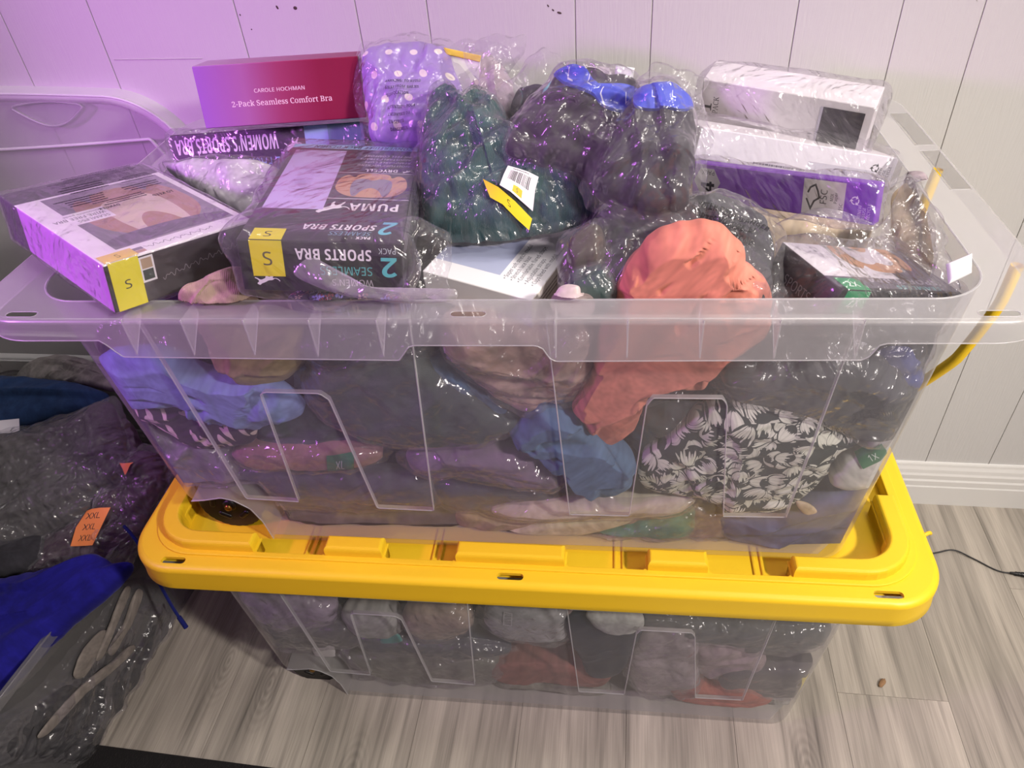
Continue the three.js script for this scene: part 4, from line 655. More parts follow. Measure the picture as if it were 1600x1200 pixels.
garment({f:FR.uw,w:-0.045,p:[[-0.0482,0.3645],[0.0707,0.3732],[0.1179,0.3645],[0.1194,0.3097],[0.1094,0.2802],[0.0995,0.2522],[0.069,0.2356],[0.0426,0.2285],[0.0179,0.24],[-0.009,0.2641],[-0.029,0.2886],[-0.0509,0.32]],q:[[[-0.0192,0.3085],[0.0225,0.279],[0.0665,0.2694]],[[-0.0026,0.3279],[0.0609,0.3092],[0.1038,0.3096]]]}, 'bagged_lingerie', 'nude pink lingerie crumpled in a shiny clear bag behind the centre of the rim', 'lingerie', cloth('#c9a999'), { hf: 0.036, hb: 0.04, wr: 0.010, fr: 16, film: { wr: 0.009, fr: 22, lift: 0.005 } });
garment({f:FR.uw,w:-0.026,p:[[-0.1219,0.1544],[-0.1053,0.1735],[-0.0639,0.1772],[-0.0153,0.1787],[0.0302,0.1681],[0.0547,0.1481],[0.0782,0.1275],[0.0809,0.1069],[0.0359,0.1023],[-0.0411,0.115],[-0.0852,0.1211],[-0.1178,0.1251]],q:[[[-0.1011,0.1488],[-0.0334,0.1611],[0.0698,0.1195]],[[-0.0652,0.1674],[-0.0187,0.1454],[0.0122,0.121]]]}, 'rolled_garment', 'mauve rolled garment in clear film beside the blue shirt', 'clothing', cloth('#806884'), { hf: 0.018, hb: 0.03, wr: 0.005, fr: 16, dir: 15, film: { wr: 0.006, mat: filmSmooth } });
garment({f:FR.uw,w:-0.019,p:[[0.0169,0.2051],[0.0349,0.2314],[0.0557,0.2555],[0.0819,0.2487],[0.1001,0.2384],[0.1223,0.2002],[0.1453,0.18],[0.1668,0.1569],[0.1662,0.1296],[0.1623,0.1062],[0.1367,0.0877],[0.1121,0.0947],[0.0927,0.1123],[0.0615,0.1481],[0.0314,0.1787]],q:[[[0.0327,0.1975],[0.0584,0.2187],[0.0812,0.2237]],[[0.0409,0.179],[0.0726,0.1929],[0.0992,0.1738],[0.1262,0.1794]],[[0.0615,0.1481],[0.0794,0.161],[0.1146,0.1376],[0.1623,0.1294]],[[0.0927,0.1123],[0.1067,0.1373],[0.1341,0.1654]],[[0.1146,0.0961],[0.1146,0.1275],[0.1462,0.1413]]]}, 'shirt', 'steel blue jersey shirt crumpled below the coral shirt, against the front wall', 'shirt', cloth('#5f7a9c'), { hf: 0.013, hb: 0.04, wr: 0.011, fr: 24, dir: -35, fa: [0.016], fw: [0.016], rings: 60, segs: 220 });
garment({f:FR.uw,w:-0.036,p:[[-0.0959,0.0839],[-0.0247,0.0978],[0.0596,0.0838],[0.0929,0.0577],[0.0576,0.0344],[-0.0315,0.0298],[-0.0932,0.0414]]}, 'folded_garment', 'dark navy folded layer in film under the mauve roll', 'clothing', cloth('#3d4554'), { hf: 0.014, hb: 0.05, wr: 0.004, film: { wr: 0.005, mat: filmSmooth } });
garment({f:FR.uw,w:-0.036,p:[[-0.3885,0.1065],[-0.2836,0.1199],[-0.1952,0.1179],[-0.1103,0.1038],[-0.0932,0.0414],[-0.1792,0.0222],[-0.2923,0.024],[-0.3683,0.0278],[-0.3874,0.0568]],q:[[[-0.3676,0.0864],[-0.2778,0.0761],[-0.1159,0.0691]],[[-0.3787,0.0543],[-0.2669,0.0477],[-0.1101,0.0493]]]}, 'folded_garment', 'dark indigo folded layers in film under the salmon roll', 'clothing', cloth('#4a4658'), { hf: 0.014, hb: 0.05, wr: 0.005, film: { wr: 0.005, mat: filmSmooth } });
garment({f:FR.uw,w:-0.04,p:[[-0.3428,0.0206],[-0.2184,0.0193],[-0.0687,0.0254],[-0.0531,-0.039],[-0.0669,-0.0763],[-0.1992,-0.0731],[-0.3281,-0.0642],[-0.3745,-0.0172]],q:[[[-0.3138,-0.0139],[-0.1882,-0.018],[-0.0645,-0.0157]]]}, 'folded_garment', 'olive brown folded garment along the base, left of the cream layers', 'clothing', cloth('#6e665c'), { hf: 0.014, hb: 0.05, wr: 0.004 });
garment({f:FR.uw,w:-0.03,p:[[-0.4977,0.197],[-0.4429,0.1711],[-0.3803,0.1474],[-0.3626,0.108],[-0.3634,0.036],[-0.4083,0.0185],[-0.4626,0.0311],[-0.4904,0.0818],[-0.5021,0.1407]]}, 'bagged_garment', 'grey lilac garment in loose clear film at the left end wall of the upper bin', 'clothing', cloth('#8d8496'), { hf: 0.015, hb: 0.06, wr: 0.008, film: { wr: 0.008 } });
garment({f:FR.uw,w:-0.06,p:[[-0.4951,0.3325],[-0.3718,0.3329],[-0.3552,0.2922],[-0.4208,0.2756],[-0.4785,0.2804],[-0.4992,0.291]]}, 'folded_garment', 'dark plum garment high in the left corner of the upper bin', 'clothing', cloth('#4b3548'), { hf: 0.03, hb: 0.05, wr: 0.010, film: { wr: 0.008 } });
garment({f:FR.uw,w:-0.06,p:[[-0.2161,0.3523],[-0.0524,0.3523],[-0.0585,0.3096],[-0.0991,0.2944],[-0.1649,0.2783],[-0.2254,0.2616],[-0.222,0.3036]]}, 'folded_garment', 'charcoal garment under the rim above the slate wedge', 'clothing', cloth('#41444a'), { hf: 0.04, hb: 0.05, wr: 0.008, film: { wr: 0.008 } });
garment({f:FR.uw,w:-0.022,p:[[-0.023,0.0449],[0.008,0.0609],[0.0615,0.0705],[0.1535,0.0751],[0.2085,0.0859],[0.2486,0.0864],[0.2303,0.054],[0.1779,0.0427],[0.093,0.0366],[-0.012,0.0309]],q:[[[-0.0019,0.046],[0.0934,0.0581],[0.2259,0.069]]]}, 'folded_garment', 'cream folded layer in film along the base under the blue shirt', 'clothing', cloth('#cfc6b4'), { hf: 0.010, hb: 0.05, wr: 0.003, film: { wr: 0.004, mat: filmSmooth } });
garment({f:FR.uw,w:-0.034,p:[[-0.0775,0.0212],[0.0034,0.0165],[0.1788,0.029],[0.2051,0.0157],[0.1801,-0.0007],[0.0736,-0.0225],[-0.0376,-0.0325],[-0.073,-0.0155]]}, 'folded_garment', 'tan folded layer between the two cream layers at the base', 'clothing', cloth('#a58f76'), { hf: 0.014, hb: 0.05, wr: 0.004 });
garment({f:FR.uw,w:-0.022,p:[[-0.0145,-0.0072],[0.031,0.0139],[0.0929,0.0293],[0.1652,0.0448],[0.1698,0.0336],[0.1275,0.0105],[0.0745,-0.008],[0.0019,-0.0187]]}, 'folded_garment', 'lowest cream layer, a thin lens shape just above the yellow ridge', 'clothing', cloth('#d2c7a8'), { hf: 0.008, hb: 0.05, wr: 0.002 });
garment({f:FR.uw,w:-0.028,p:[[0.074,-0.0168],[0.1361,0.0084],[0.1955,0.0309],[0.2458,0.0508],[0.2561,0.0124],[0.2463,-0.0216],[0.1816,-0.0416],[0.0914,-0.0476]]}, 'folded_garment', 'green folded garment in shiny film at the base right of centre', 'clothing', cloth('#4f9a78'), { hf: 0.012, hb: 0.05, wr: 0.004, film: { wr: 0.005 } });
garment({f:FR.uw,w:-0.03,p:[[0.2436,0.0409],[0.286,0.0459],[0.3105,-0.0174],[0.2957,-0.0371],[0.2475,-0.0339]]}, 'folded_garment', 'small tan brown garment in film between the green and grey ones', 'clothing', cloth('#93776a'), { hf: 0.012, hb: 0.05, wr: 0.005, film: { wr: 0.006 } });
garment({f:FR.uw,w:-0.024,p:[[0.2842,0.0414],[0.3417,0.0488],[0.3809,0.0862],[0.4304,0.1118],[0.4723,0.1335],[0.4762,0.0724],[0.4733,-0.0223],[0.3863,-0.0219],[0.3029,-0.0166]],q:[[[0.3049,0.021],[0.3729,0.0533],[0.4679,0.1109]],[[0.3502,-0.006],[0.407,0.0412],[0.4702,0.072]]]}, 'folded_garment', 'slate violet folded garment in the right bottom corner of the upper bin', 'clothing', cloth('#6a6c86'), { hf: 0.012, hb: 0.06, wr: 0.006, fr: 12, dir: 20 });
garment({f:FR.uw,w:-0.012,p:[[0.367,0.0962],[0.3805,0.093],[0.4052,0.0689],[0.3923,0.0641],[0.3797,0.073]]}, 'fabric_tag', 'small pale curled fabric tip on the slate violet garment', 'tag', cloth('#c9b49a'), { hf: 0.004, hb: 0.003, wr: 0.001, jit: 0.001, segs: 60, rings: 12 });
{
  const g = garment({f:FR.uw,w:-0.018,p:[[0.268,0.2589],[0.3104,0.2598],[0.3596,0.2507],[0.3961,0.2137],[0.418,0.2057],[0.4051,0.192],[0.3969,0.1712],[0.3969,0.1475],[0.3774,0.1031],[0.3566,0.073],[0.3144,0.0653],[0.2871,0.0666],[0.2568,0.0881],[0.2178,0.0982],[0.1813,0.1084],[0.1715,0.1348],[0.1785,0.1693],[0.2004,0.1934],[0.2319,0.2362]],q:[[[0.2687,0.2538],[0.2875,0.2062],[0.2898,0.0709]],[[0.2713,0.2329],[0.3129,0.2265],[0.3791,0.2089]],[[0.2818,0.1948],[0.3231,0.2072],[0.3884,0.1639]],[[0.2012,0.1923],[0.2291,0.1699],[0.2552,0.096]]]}, 'printed_blouse', 'black and white leaf print top wadded against the front wall, right of centre', 'top', leafCloth, { hf: 0.014, hb: 0.06, wr: 0.007, fr: 17, fa: [0.006], fw: [0.02], rings: 56, segs: 200 });
}
garment({f:FR.uw,w:-0.03,p:[[0.2546,0.3133],[0.2993,0.3247],[0.402,0.33],[0.4528,0.2894],[0.4736,0.2508],[0.4734,0.2133],[0.4556,0.1976],[0.4219,0.201],[0.3764,0.2332],[0.339,0.248],[0.3035,0.2534],[0.2689,0.2629]],q:[[[0.2917,0.2871],[0.3687,0.3024],[0.4484,0.2701]],[[0.3754,0.2384],[0.409,0.2694],[0.4604,0.2505]],[[0.407,0.2494],[0.4498,0.2401],[0.4716,0.2197]]]}, 'bagged_garment', 'black garment rolled in shiny clear film above the leaf print top', 'clothing', cloth('#3a3c46'), { hf: 0.022, hb: 0.06, wr: 0.006, fr: 14, film: { wr: 0.010, fr: 14 } });
garment({f:FR.uw,w:-0.058,p:[[0.2443,0.3712],[0.3581,0.3791],[0.4531,0.3706],[0.4746,0.3192],[0.4714,0.2627],[0.381,0.2713],[0.298,0.2702],[0.2499,0.2894]]}, 'bagged_garment', 'black and blue garments in film behind the right part of the rim', 'clothing', cloth('#34353f'), { hf: 0.03, hb: 0.05, wr: 0.010, film: { wr: 0.010 } });
garment({f:FR.uw,w:-0.04,p:[[0.3968,0.3165],[0.4178,0.3346],[0.4449,0.3277],[0.468,0.28],[0.4414,0.2815],[0.4133,0.2888]]}, 'bagged_garment', 'cobalt blue garment tucked in film at the right corner under the rim', 'clothing', cloth('#4650a0'), { hf: 0.02, hb: 0.03, wr: 0.006, film: { wr: 0.008 } });
{
  const g = garment({f:FR.uw,w:-0.02,p:[[0.3995,0.1476],[0.4188,0.1833],[0.4425,0.2171],[0.4636,0.2069],[0.4715,0.1806],[0.4733,0.1529],[0.4702,0.1347],[0.4342,0.1171],[0.4098,0.1198]]}, 'rolled_garment', 'white rolled garment with a green size label at the right end of the upper bin', 'clothing', cloth('#d8d6d2'), { hf: 0.014, hb: 0.05, wr: 0.005 });
  sticker(g, 'size_label', {f:FR.uw,w:-0.02,p:[[0.4172,0.1844],[0.4389,0.2095],[0.4517,0.1945],[0.4276,0.1699]]}.p, tagXL('1X'), { f: FR.uw, lift: 0.002, label: 'green size label' });
}
garment({f:FR.uw,w:-0.075,p:[[0.1719,0.2203],[0.2695,0.2274],[0.2831,0.1775],[0.2377,0.1647],[0.1853,0.1008],[0.1635,0.1258]]}, 'bagged_garment', 'black garment in film inside the right stepped panel, behind the leaf print', 'clothing', cloth('#33343a'), { hf: 0.045, hb: 0.05, wr: 0.008, film: { wr: 0.010 } });
// coral shirt: lies over the heap and hangs down behind the front wall
garment({f:FR.uw,w:-0.026,p:[[0.1341,0.4047],[0.1418,0.4283],[0.1592,0.4565],[0.1817,0.4789],[0.2082,0.4867],[0.2333,0.4822],[0.2541,0.4625],[0.2644,0.4385],[0.2836,0.4211],[0.2918,0.3922],[0.2927,0.3547],[0.2658,0.3262],[0.2457,0.2999],[0.2363,0.2784],[0.2029,0.2798],[0.1769,0.2673],[0.162,0.2093],[0.1239,0.1736],[0.1078,0.2056],[0.0918,0.2448],[0.1025,0.2762],[0.1169,0.3212],[0.1235,0.3697]],q:[[[0.1752,0.4045],[0.2099,0.4353],[0.2315,0.4571],[0.2386,0.4711]],[[0.2005,0.4004],[0.2106,0.4277],[0.2432,0.4569]],[[0.2321,0.3963],[0.2269,0.4161],[0.2429,0.435],[0.258,0.4334]],[[0.268,0.4042],[0.2719,0.4197],[0.2618,0.4273]],[[0.1003,0.268],[0.1395,0.2888],[0.1879,0.2973],[0.2403,0.3187]],[[0.1074,0.2473],[0.1363,0.2686],[0.1671,0.2989]],[[0.1124,0.208],[0.1221,0.2369],[0.1614,0.264]],[[0.1319,0.3269],[0.1647,0.3542],[0.2228,0.3631]],[[0.188,0.3997],[0.1776,0.4164],[0.1678,0.4281]],[[0.1368,0.4283],[0.1674,0.4357],[0.1961,0.4575]]]}, 'shirt', 'coral pink jersey shirt spilling down the inside of the front wall', 'shirt', cloth('#ea917e', { bump: 0.0011 }), { hf: 0.018, hb: 0.05, wr: 0.010, fr: 17, dir: 55, st: 4, fa: [0.022, 0.02, 0.022, 0.018, 0.018, 0.016], fw: [0.022, 0.02, 0.018], rings: 80, segs: 280, n: 5 });

// ---------- upper bin: what lies on top ----------
{ // polka dot pyjamas
  const g = garment({f:{o:[-0.1264, 0.905, 0.2686],e:[0.0, 42.0, 0.0],b:[0.0, 0.0, 0.02]},w:0,p:[[-0.0657,0.1083],[-0.0603,0.1232],[-0.0307,0.1305],[0.0285,0.1284],[0.0498,0.1168],[0.0581,0.0959],[0.0659,0.0628],[0.0591,0.0219],[0.0502,-0.0041],[0.0002,-0.0066],[-0.0422,-0.0026],[-0.0556,0.0326],[-0.0622,0.0662]],q:[[[-0.0574,0.0535],[-0.0365,0.0655],[-0.0019,0.048],[0.0398,0.0511]],[[-0.0633,0.0914],[-0.0202,0.0817],[-0.013,0.1149]],[[-0.0023,0.0563],[0.0091,0.0892],[0.047,0.0798]],[[-0.0352,0.0322],[0.007,0.0354],[0.0492,0.0221]],[[-0.0517,0.02],[-0.0008,0.019],[0.0496,0.0123]]]}, 'pyjamas', 'lavender polka dot pyjamas in a clear bag standing beside the crimson box', 'pyjamas', dotCloth, { hf: 0.03, hb: 0.03, wr: 0.006, fr: 22, dir: 75, fa: [0.004], fw: [0.015], film: { wr: 0.006, grow: 0.014 } });
  sticker(g, 'warning_print', {f:{o:[-0.1264, 0.905, 0.2686],e:[0.0, 42.0, 0.0],b:[0.0, 0.0, 0.02]},w:0,p:[[-0.0213,0.0668],[0.0241,0.0689],[0.0231,0.0078],[-0.0154,0.0052]]}.p, words(['WARNING: TO AVOID', 'AWAY FROM BABIES', 'SUFFOCATION', '', 'ATTENTION: POUR', "L'ASPHYXIE DU", 'EN SERVIR', 'DANGEREUX'], '#2a2430', 256, 320, 25), { f: null, lift: 0.010, alpha: true });
}
{ // dark green garment with barcode label
  const F = 1;
  const g = garment({f:{o:[0.019, 0.885, 0.4401],e:[0.0, 66.0, 0.0],b:[0.0, 0.0, 0.02]},w:0,p:[[-0.0997,0.0454],[-0.1079,0.1126],[-0.1062,0.1791],[-0.0888,0.1924],[-0.068,0.1643],[-0.0521,0.1826],[-0.0296,0.1693],[-0.0087,0.1351],[0.007,0.1004],[0.0365,0.079],[0.0732,0.0664],[0.0953,0.0434],[0.1005,0.017],[0.0765,-0.0002],[0.0358,-0.0104],[-0.0193,-0.0189],[-0.0618,-0.0189],[-0.0868,-0.0042]],q:[[[-0.0953,0.1223],[-0.0837,0.1524],[-0.0693,0.1623]],[[-0.062,0.1018],[-0.0475,0.1412],[-0.0116,0.1252]],[[-0.07,0.0451],[0.0023,0.0535],[0.0752,0.0259]],[[-0.0738,0.0179],[-0.0159,0.0176],[0.0489,-0.0001],[0.0895,0.017]],[[-0.0447,0.0822],[-0.0085,0.0911],[0.0219,0.0792]],[[-0.0573,0.1264],[-0.0404,0.1111],[-0.0296,0.0801]]]}, 'bagged_garment', 'dark green garment in shiny clear bag with a barcode label and yellow S sticker', 'clothing', cloth('#2f5c60', { knit: true, bump: 0.0012 }), { hf: 0.036, hb: 0.03, wr: 0.010, fr: 14, dir: 20, fa: [0.009], fw: [0.03], rings: 60, segs: 220, film: { wr: 0.009, fr: 15, grow: 0.012, rings: 70, segs: 240 } });
  const sh = g.children[1].geometry.userData;
  sticker(g, 'barcode_label', {f:{o:[0.019, 0.885, 0.4401],e:[0.0, 66.0, 0.0],b:[0.0, 0.0, 0.02]},w:0.045,p:[[0.0057,0.0351],[0.0385,0.0225],[0.0325,-0.0045],[-0.0007,0.0093]]}.p, canvasTex(256, 192, (c, w, h) => { fill(c, '#f4f2f2', 0, 0, w, h); const r = rng(8); let x = 40; while (x < 210) { const k = 2 + r() * 6; fill(c, '#232025', x, 34, k, 86); x += k + 2 + r() * 5; } smallPrint(c, 40, 12, 170, 18, 1, '#555', 2); fill(c, '#e0c93a', 96, 140, 70, 40); T(c, 'S', 122, 170, 28, 'sans-serif', '#444'); }), { f: null, sh, lift: 0.002, label: 'white barcode label' });
  sticker(g, 'size_sticker', {f:{o:[0.019, 0.885, 0.4401],e:[0.0, 66.0, 0.0],b:[0.0, 0.0, 0.02]},w:0.045,p:[[-0.0191,0.0172],[0.0316,-0.0095],[0.0284,-0.0185],[-0.0115,0.0026]]}.p, canvasTex(256, 64, (c, w, h) => { fill(c, '#f0dc2a', 0, 0, w, h); T(c, 'S', 122, 46, 40, 'sans-serif', '#4a4318'); }), { f: null, sh, lift: 0.002, label: 'yellow S sticker' });
}
const bandTex = (ls, w = 512, h = 128) => canvasTex(w, h, (g) => { fill(g, '#3a4fcf', 0, 0, w, h); for (const [x, y, r] of ls) { g.save(); g.translate(x * w, y * h); g.rotate(r); g.strokeStyle = '#e6e9f4'; g.lineWidth = 5; g.beginPath(); g.moveTo(0, -16); g.lineTo(0, 12); g.lineTo(30, 12); g.stroke(); g.restore(); } });
{
  const g = garment({f:{o:[0.0951, 0.925, 0.4242],e:[0.0, 50.0, 0.0],b:[0.0, 0.0, 0.02]},w:0,p:[[-0.0767,0.0266],[-0.0713,0.0547],[-0.045,0.0894],[-0.0185,0.1213],[0.0126,0.1233],[0.0384,0.1097],[0.0643,0.1036],[0.0677,0.0717],[0.0562,0.0209],[0.0417,-0.0054],[0.0034,-0.0],[-0.0448,0.0114]],q:[[[-0.0518,0.0858],[-0.0024,0.0622],[0.0591,0.039]],[[-0.0709,0.0488],[-0.0154,0.044],[0.0399,0.0104]],[[-0.0211,0.0184],[0.0121,0.0398],[0.0593,0.0317]],[[-0.0038,0.0996],[0.0305,0.0986],[0.0646,0.0902]]]}, 'hosiery_bag', 'left of two bagged black stockings with blue bands, its band angled', 'stockings', cloth('#4c464f'), { hf: 0.034, hb: 0.04, wr: 0.009, fr: 14, dir: -20, fa: [0.007], film: { wr: 0.009, gap: 0.008 } });
  extra(g, 'size_band', {f:{o:[0.0951, 0.925, 0.4242],e:[0.0, 50.0, 0.0],b:[0.0, 0.0, 0.02]},w:0.002,p:[[-0.0262,0.1081],[-0.0042,0.1135],[0.0138,0.0904],[0.0326,0.0751],[0.0547,0.0804],[0.066,0.0831],[0.0679,0.061],[0.0486,0.0556],[0.0284,0.0575],[0.0076,0.072],[-0.0137,0.0912]]}, new THREE.MeshPhysicalMaterial({ map: bandTex([[0.18, 0.3, 0.3], [0.4, 0.45, 0.5], [0.55, 0.75, 0.6], [0.8, 0.8, 0]]), roughness: 0.6 }), { hf: 0.004, hb: 0.01, wr: 0.002, uvn: true, on: 0.003 }).userData.label = 'blue size band with L marks';
}
{
  const g = garment({f:{o:[0.162, 0.915, 0.4707],e:[0.0, 44.0, 0.0],b:[0.0, 0.0, 0.02]},w:0,p:[[-0.0467,0.0201],[-0.0369,0.0599],[-0.0125,0.1096],[-0.0001,0.126],[0.0286,0.1252],[0.0467,0.1081],[0.0524,0.0749],[0.0486,0.0193],[0.044,-0.0002],[0.0128,-0.0053],[-0.0257,0.0054]],q:[[[-0.0265,0.0332],[0.0051,0.046],[0.0369,0.039]],[[-0.0083,0.0727],[-0.0009,0.0329],[-0.0096,0.0]],[[0.017,0.0789],[0.0309,0.026],[0.0253,-0.0034]]]}, 'hosiery_bag', 'right of two bagged black stockings with blue bands, its band level', 'stockings', cloth('#4a4750'), { hf: 0.034, hb: 0.04, wr: 0.007, fr: 14, film: { wr: 0.012, grow: 0.016, gap: 0.008, rings: 70, segs: 240 } });
  extra(g, 'size_band', {f:{o:[0.162, 0.915, 0.4707],e:[0.0, 44.0, 0.0],b:[0.0, 0.0, 0.02]},w:0.002,p:[[-0.0081,0.1105],[0.016,0.1166],[0.0439,0.1105],[0.0492,0.0985],[0.0394,0.0869],[0.0167,0.0873],[-0.0075,0.0892]]}, new THREE.MeshPhysicalMaterial({ map: bandTex([[0.3, 0.5, 0.05], [0.62, 0.5, 0.05]]), roughness: 0.6 }), { hf: 0.004, hb: 0.01, wr: 0.002, uvn: true, on: 0.003 }).userData.label = 'blue size band with two L marks';
}
{ // black bag behind the coral shirt
  const g = garment({f:{o:[0.2029, 0.86, 0.4897],e:[0.0, 62.0, 0.0],b:[0.0, 0.0, 0.02]},w:0,p:[[-0.0902,0.0545],[-0.0671,0.0748],[0.0103,0.08],[0.0596,0.078],[0.0908,0.0502],[0.0912,-0.0067],[0.0836,-0.0395],[-0.0127,-0.0373],[-0.0768,-0.0382]],q:[[[-0.0663,0.0464],[-0.0064,0.0385],[0.0779,0.0463]],[[0.0135,0.0703],[0.039,0.0307],[0.0829,0.0156]]]}, 'bagged_garment', 'black garment in a glossy printed clear bag behind the coral shirt', 'clothing', cloth('#45464c'), { hf: 0.030, hb: 0.04, wr: 0.009, film: { wr: 0.012, fr: 14, grow: 0.012, rings: 64, segs: 220 } });
  sticker(g, 'warning_print', {f:{o:[0.2029, 0.86, 0.4897],e:[0.0, 62.0, 0.0],b:[0.0, 0.0, 0.02]},w:0.04,p:[[0.0106,0.0512],[0.0974,0.0327],[0.0749,-0.0008],[0.0061,0.0285]]}.p, words(['ÉVITER TOUT DANGER', 'PORTES VOLUBE, LI', 'LES PARC. CE SAC NE'], '#17161a', 512, 160, 44), { f: null, sh: g.children[1].geometry.userData, lift: 0.002, alpha: true });
}
garment({f:{o:[0.1194, 0.855, 0.5197],e:[0.0, 60.0, 0.0],b:[0.0, 0.0, 0.02]},w:0,p:[[-0.0253,0.0144],[-0.0107,0.0234],[0.0122,0.0221],[0.0229,0.0075],[0.0224,-0.0184],[-0.0023,-0.023],[-0.0249,-0.0205]]}, 'folded_garment', 'small dark green bundle between the white box and the coral shirt', 'clothing', cloth('#2c4a46'), { hf: 0.02, hb: 0.03, wr: 0.006, film: { wr: 0.006 } });
garment({f:{o:[0.1009, 0.86, 0.5338],e:[0.0, 60.0, 0.0],b:[0.0, 0.0, 0.02]},w:0,p:[[-0.0112,0.0436],[-0.0027,0.0586],[0.0197,0.0699],[0.0268,0.0549],[0.0232,0.0254],[0.0024,0.018],[-0.0087,0.0215]]}, 'bagged_garment', 'sheer taupe bag wedged beside the white box', 'clothing', cloth('#554c44'), { hf: 0.02, hb: 0.03, wr: 0.008, film: { wr: 0.008 } });
garment({f:{o:[0.0991, 0.862, 0.5542],e:[0.0, 60.0, 0.0],b:[0.0, 0.0, 0.02]},w:0,p:[[-0.0217,-0.0059],[-0.0149,0.0082],[-0.0039,0.0153],[0.0056,0.0126],[0.0079,0.0029],[0.0219,-0.0038],[0.019,-0.0107],[-0.0088,-0.0112]]}, 'lace_garment', 'crumpled blush white lace peeping over the rim beside the white box', 'clothing', cloth('#e2cfcf'), { hf: 0.016, hb: 0.02, wr: 0.008, fr: 30, segs: 110, rings: 30 });
garment({f:{o:[-0.131, 0.862, 0.5594],e:[0.0, 64.0, 0.0],b:[0.0, 0.0, 0.02]},w:0,p:[[-0.0616,-0.0009],[-0.05,0.0099],[-0.0165,0.0149],[0.0318,0.0117],[0.0663,0.0047],[0.0657,-0.0094],[0.0155,-0.0117],[-0.0556,-0.0129]]}, 'printed_blouse', 'dark floral print fabric under the front edge of the upside down box', 'top', floralCloth, { hf: 0.016, hb: 0.02, wr: 0.006, fr: 24, segs: 130, rings: 30 });
garment({f:{o:[-0.2639, 0.866, 0.5626],e:[0.0, 60.0, 0.0],b:[0.0, 0.0, 0.02]},w:0,p:[[-0.0393,-0.0145],[-0.0389,-0.0012],[-0.0192,0.0064],[-0.0041,0.0185],[0.0118,0.0277],[0.0268,0.0308],[0.0336,0.0115],[0.0421,-0.0031],[0.0348,-0.0148]],q:[[[-0.03,-0.0085],[-0.0057,0.0096],[0.0278,0.0189]],[[-0.0081,-0.0111],[0.0027,0.0037],[0.0336,0.0078]]]}, 'folded_garment', 'beige and pink ribbed fabric between the two boxes at the front left', 'clothing', cloth('#b9a28e', { knit: true, bump: 0.001 }), { hf: 0.018, hb: 0.02, wr: 0.006, fr: 26, fa: [0.006], fw: [0.012] });
garment({f:{o:[-0.3539, 0.88, 0.3442],e:[0.0, 58.0, 0.0],b:[0.0, 0.0, 0.02]},w:0,p:[[-0.0854,0.0369],[-0.0523,0.0402],[0.0008,0.0394],[0.0622,0.0347],[0.0855,0.0084],[0.0718,-0.0189],[0.0465,-0.0414],[-0.0049,-0.0184],[-0.0544,0.0099]]}, 'bagged_garment', 'white garment in loose clear film between the two front left boxes', 'clothing', cloth('#e6e2ea'), { hf: 0.02, hb: 0.03, wr: 0.008, film: { wr: 0.014, fr: 13, grow: 0.014, lift: 0.014 } });
// the back row
garment({f:{o:[-0.0351, 0.92, 0.2081],e:[0.0, 36.0, 0.0],b:[0.0, 0.0, 0.02]},w:0,p:[[-0.052,0.0586],[-0.0385,0.0745],[-0.0012,0.0781],[0.0244,0.0546],[0.0386,0.0154],[0.0342,-0.017],[-0.0167,-0.0201],[-0.0383,-0.0032]],q:[[[-0.018,0.0657],[-0.0088,0.0247],[-0.0124,-0.0161]],[[0.0116,0.0647],[0.0166,0.0241],[0.0256,-0.0087]]]}, 'bagged_lingerie', 'white and blush lingerie in a crumpled clear bag behind the dark green garment', 'lingerie', cloth('#d3c2c8'), { hf: 0.022, hb: 0.03, wr: 0.009, fr: 18, film: { wr: 0.013, fr: 14, grow: 0.02 } });
{
  const t = place(thing('price_card', 'white hang card with a yellow top strip behind the polka dot pyjamas', 'card'), {f:{o:[-0.0662, 0.965, 0.2185],e:[8.0, 20.0, 0.0],b:[0.0, 0.0, 0.02]},w:0,p:[[-0.5523,0.1334]]}.f);
  part('card', puffGeo({f:{o:[-0.0662, 0.965, 0.2185],e:[8.0, 20.0, 0.0],b:[0.0, 0.0, 0.02]},w:0,p:[[-0.0137,0.0417],[0.0324,0.0289],[0.0229,-0.0167],[-0.0093,-0.0206]]}, { sharp: true, hf: 0.0012, hb: 0.0012, wr: 0.001, fr: 5, jit: 0, segs: 80, rings: 12 }), cloth('#e4dfe2', { plain: true }), t);
  part('strip', puffGeo({f:{o:[-0.0662, 0.965, 0.2185],e:[8.0, 20.0, 0.0],b:[0.0, 0.0, 0.02]},w:0.0022,p:[[-0.0134,0.0422],[0.0326,0.0295],[0.0304,0.0223],[-0.0111,0.034]]}, { sharp: true, hf: 0.0008, hb: 0.0008, wr: 0, jit: 0, segs: 60, rings: 8 }), flat(0xd9bb48), t);
}
loose({f:{o:[0.0117, 0.95, 0.293],e:[0.0, 28.0, 0.0],b:[0.0, 0.0, 0.02]},w:0,p:[[-0.0491,0.0822],[-0.0074,0.0877],[0.0166,0.0869],[0.0136,0.0676],[0.0001,0.0498],[0.0114,0.0212],[-0.0,-0.0072],[-0.031,-0.0211],[-0.0503,-0.0062],[-0.042,0.0368],[-0.0548,0.0585]]}, 'plastic_bag', 'crumpled empty top of a clear bag rising behind the white lingerie', { hf: 0.02, wr: 0.016, fr: 15 });
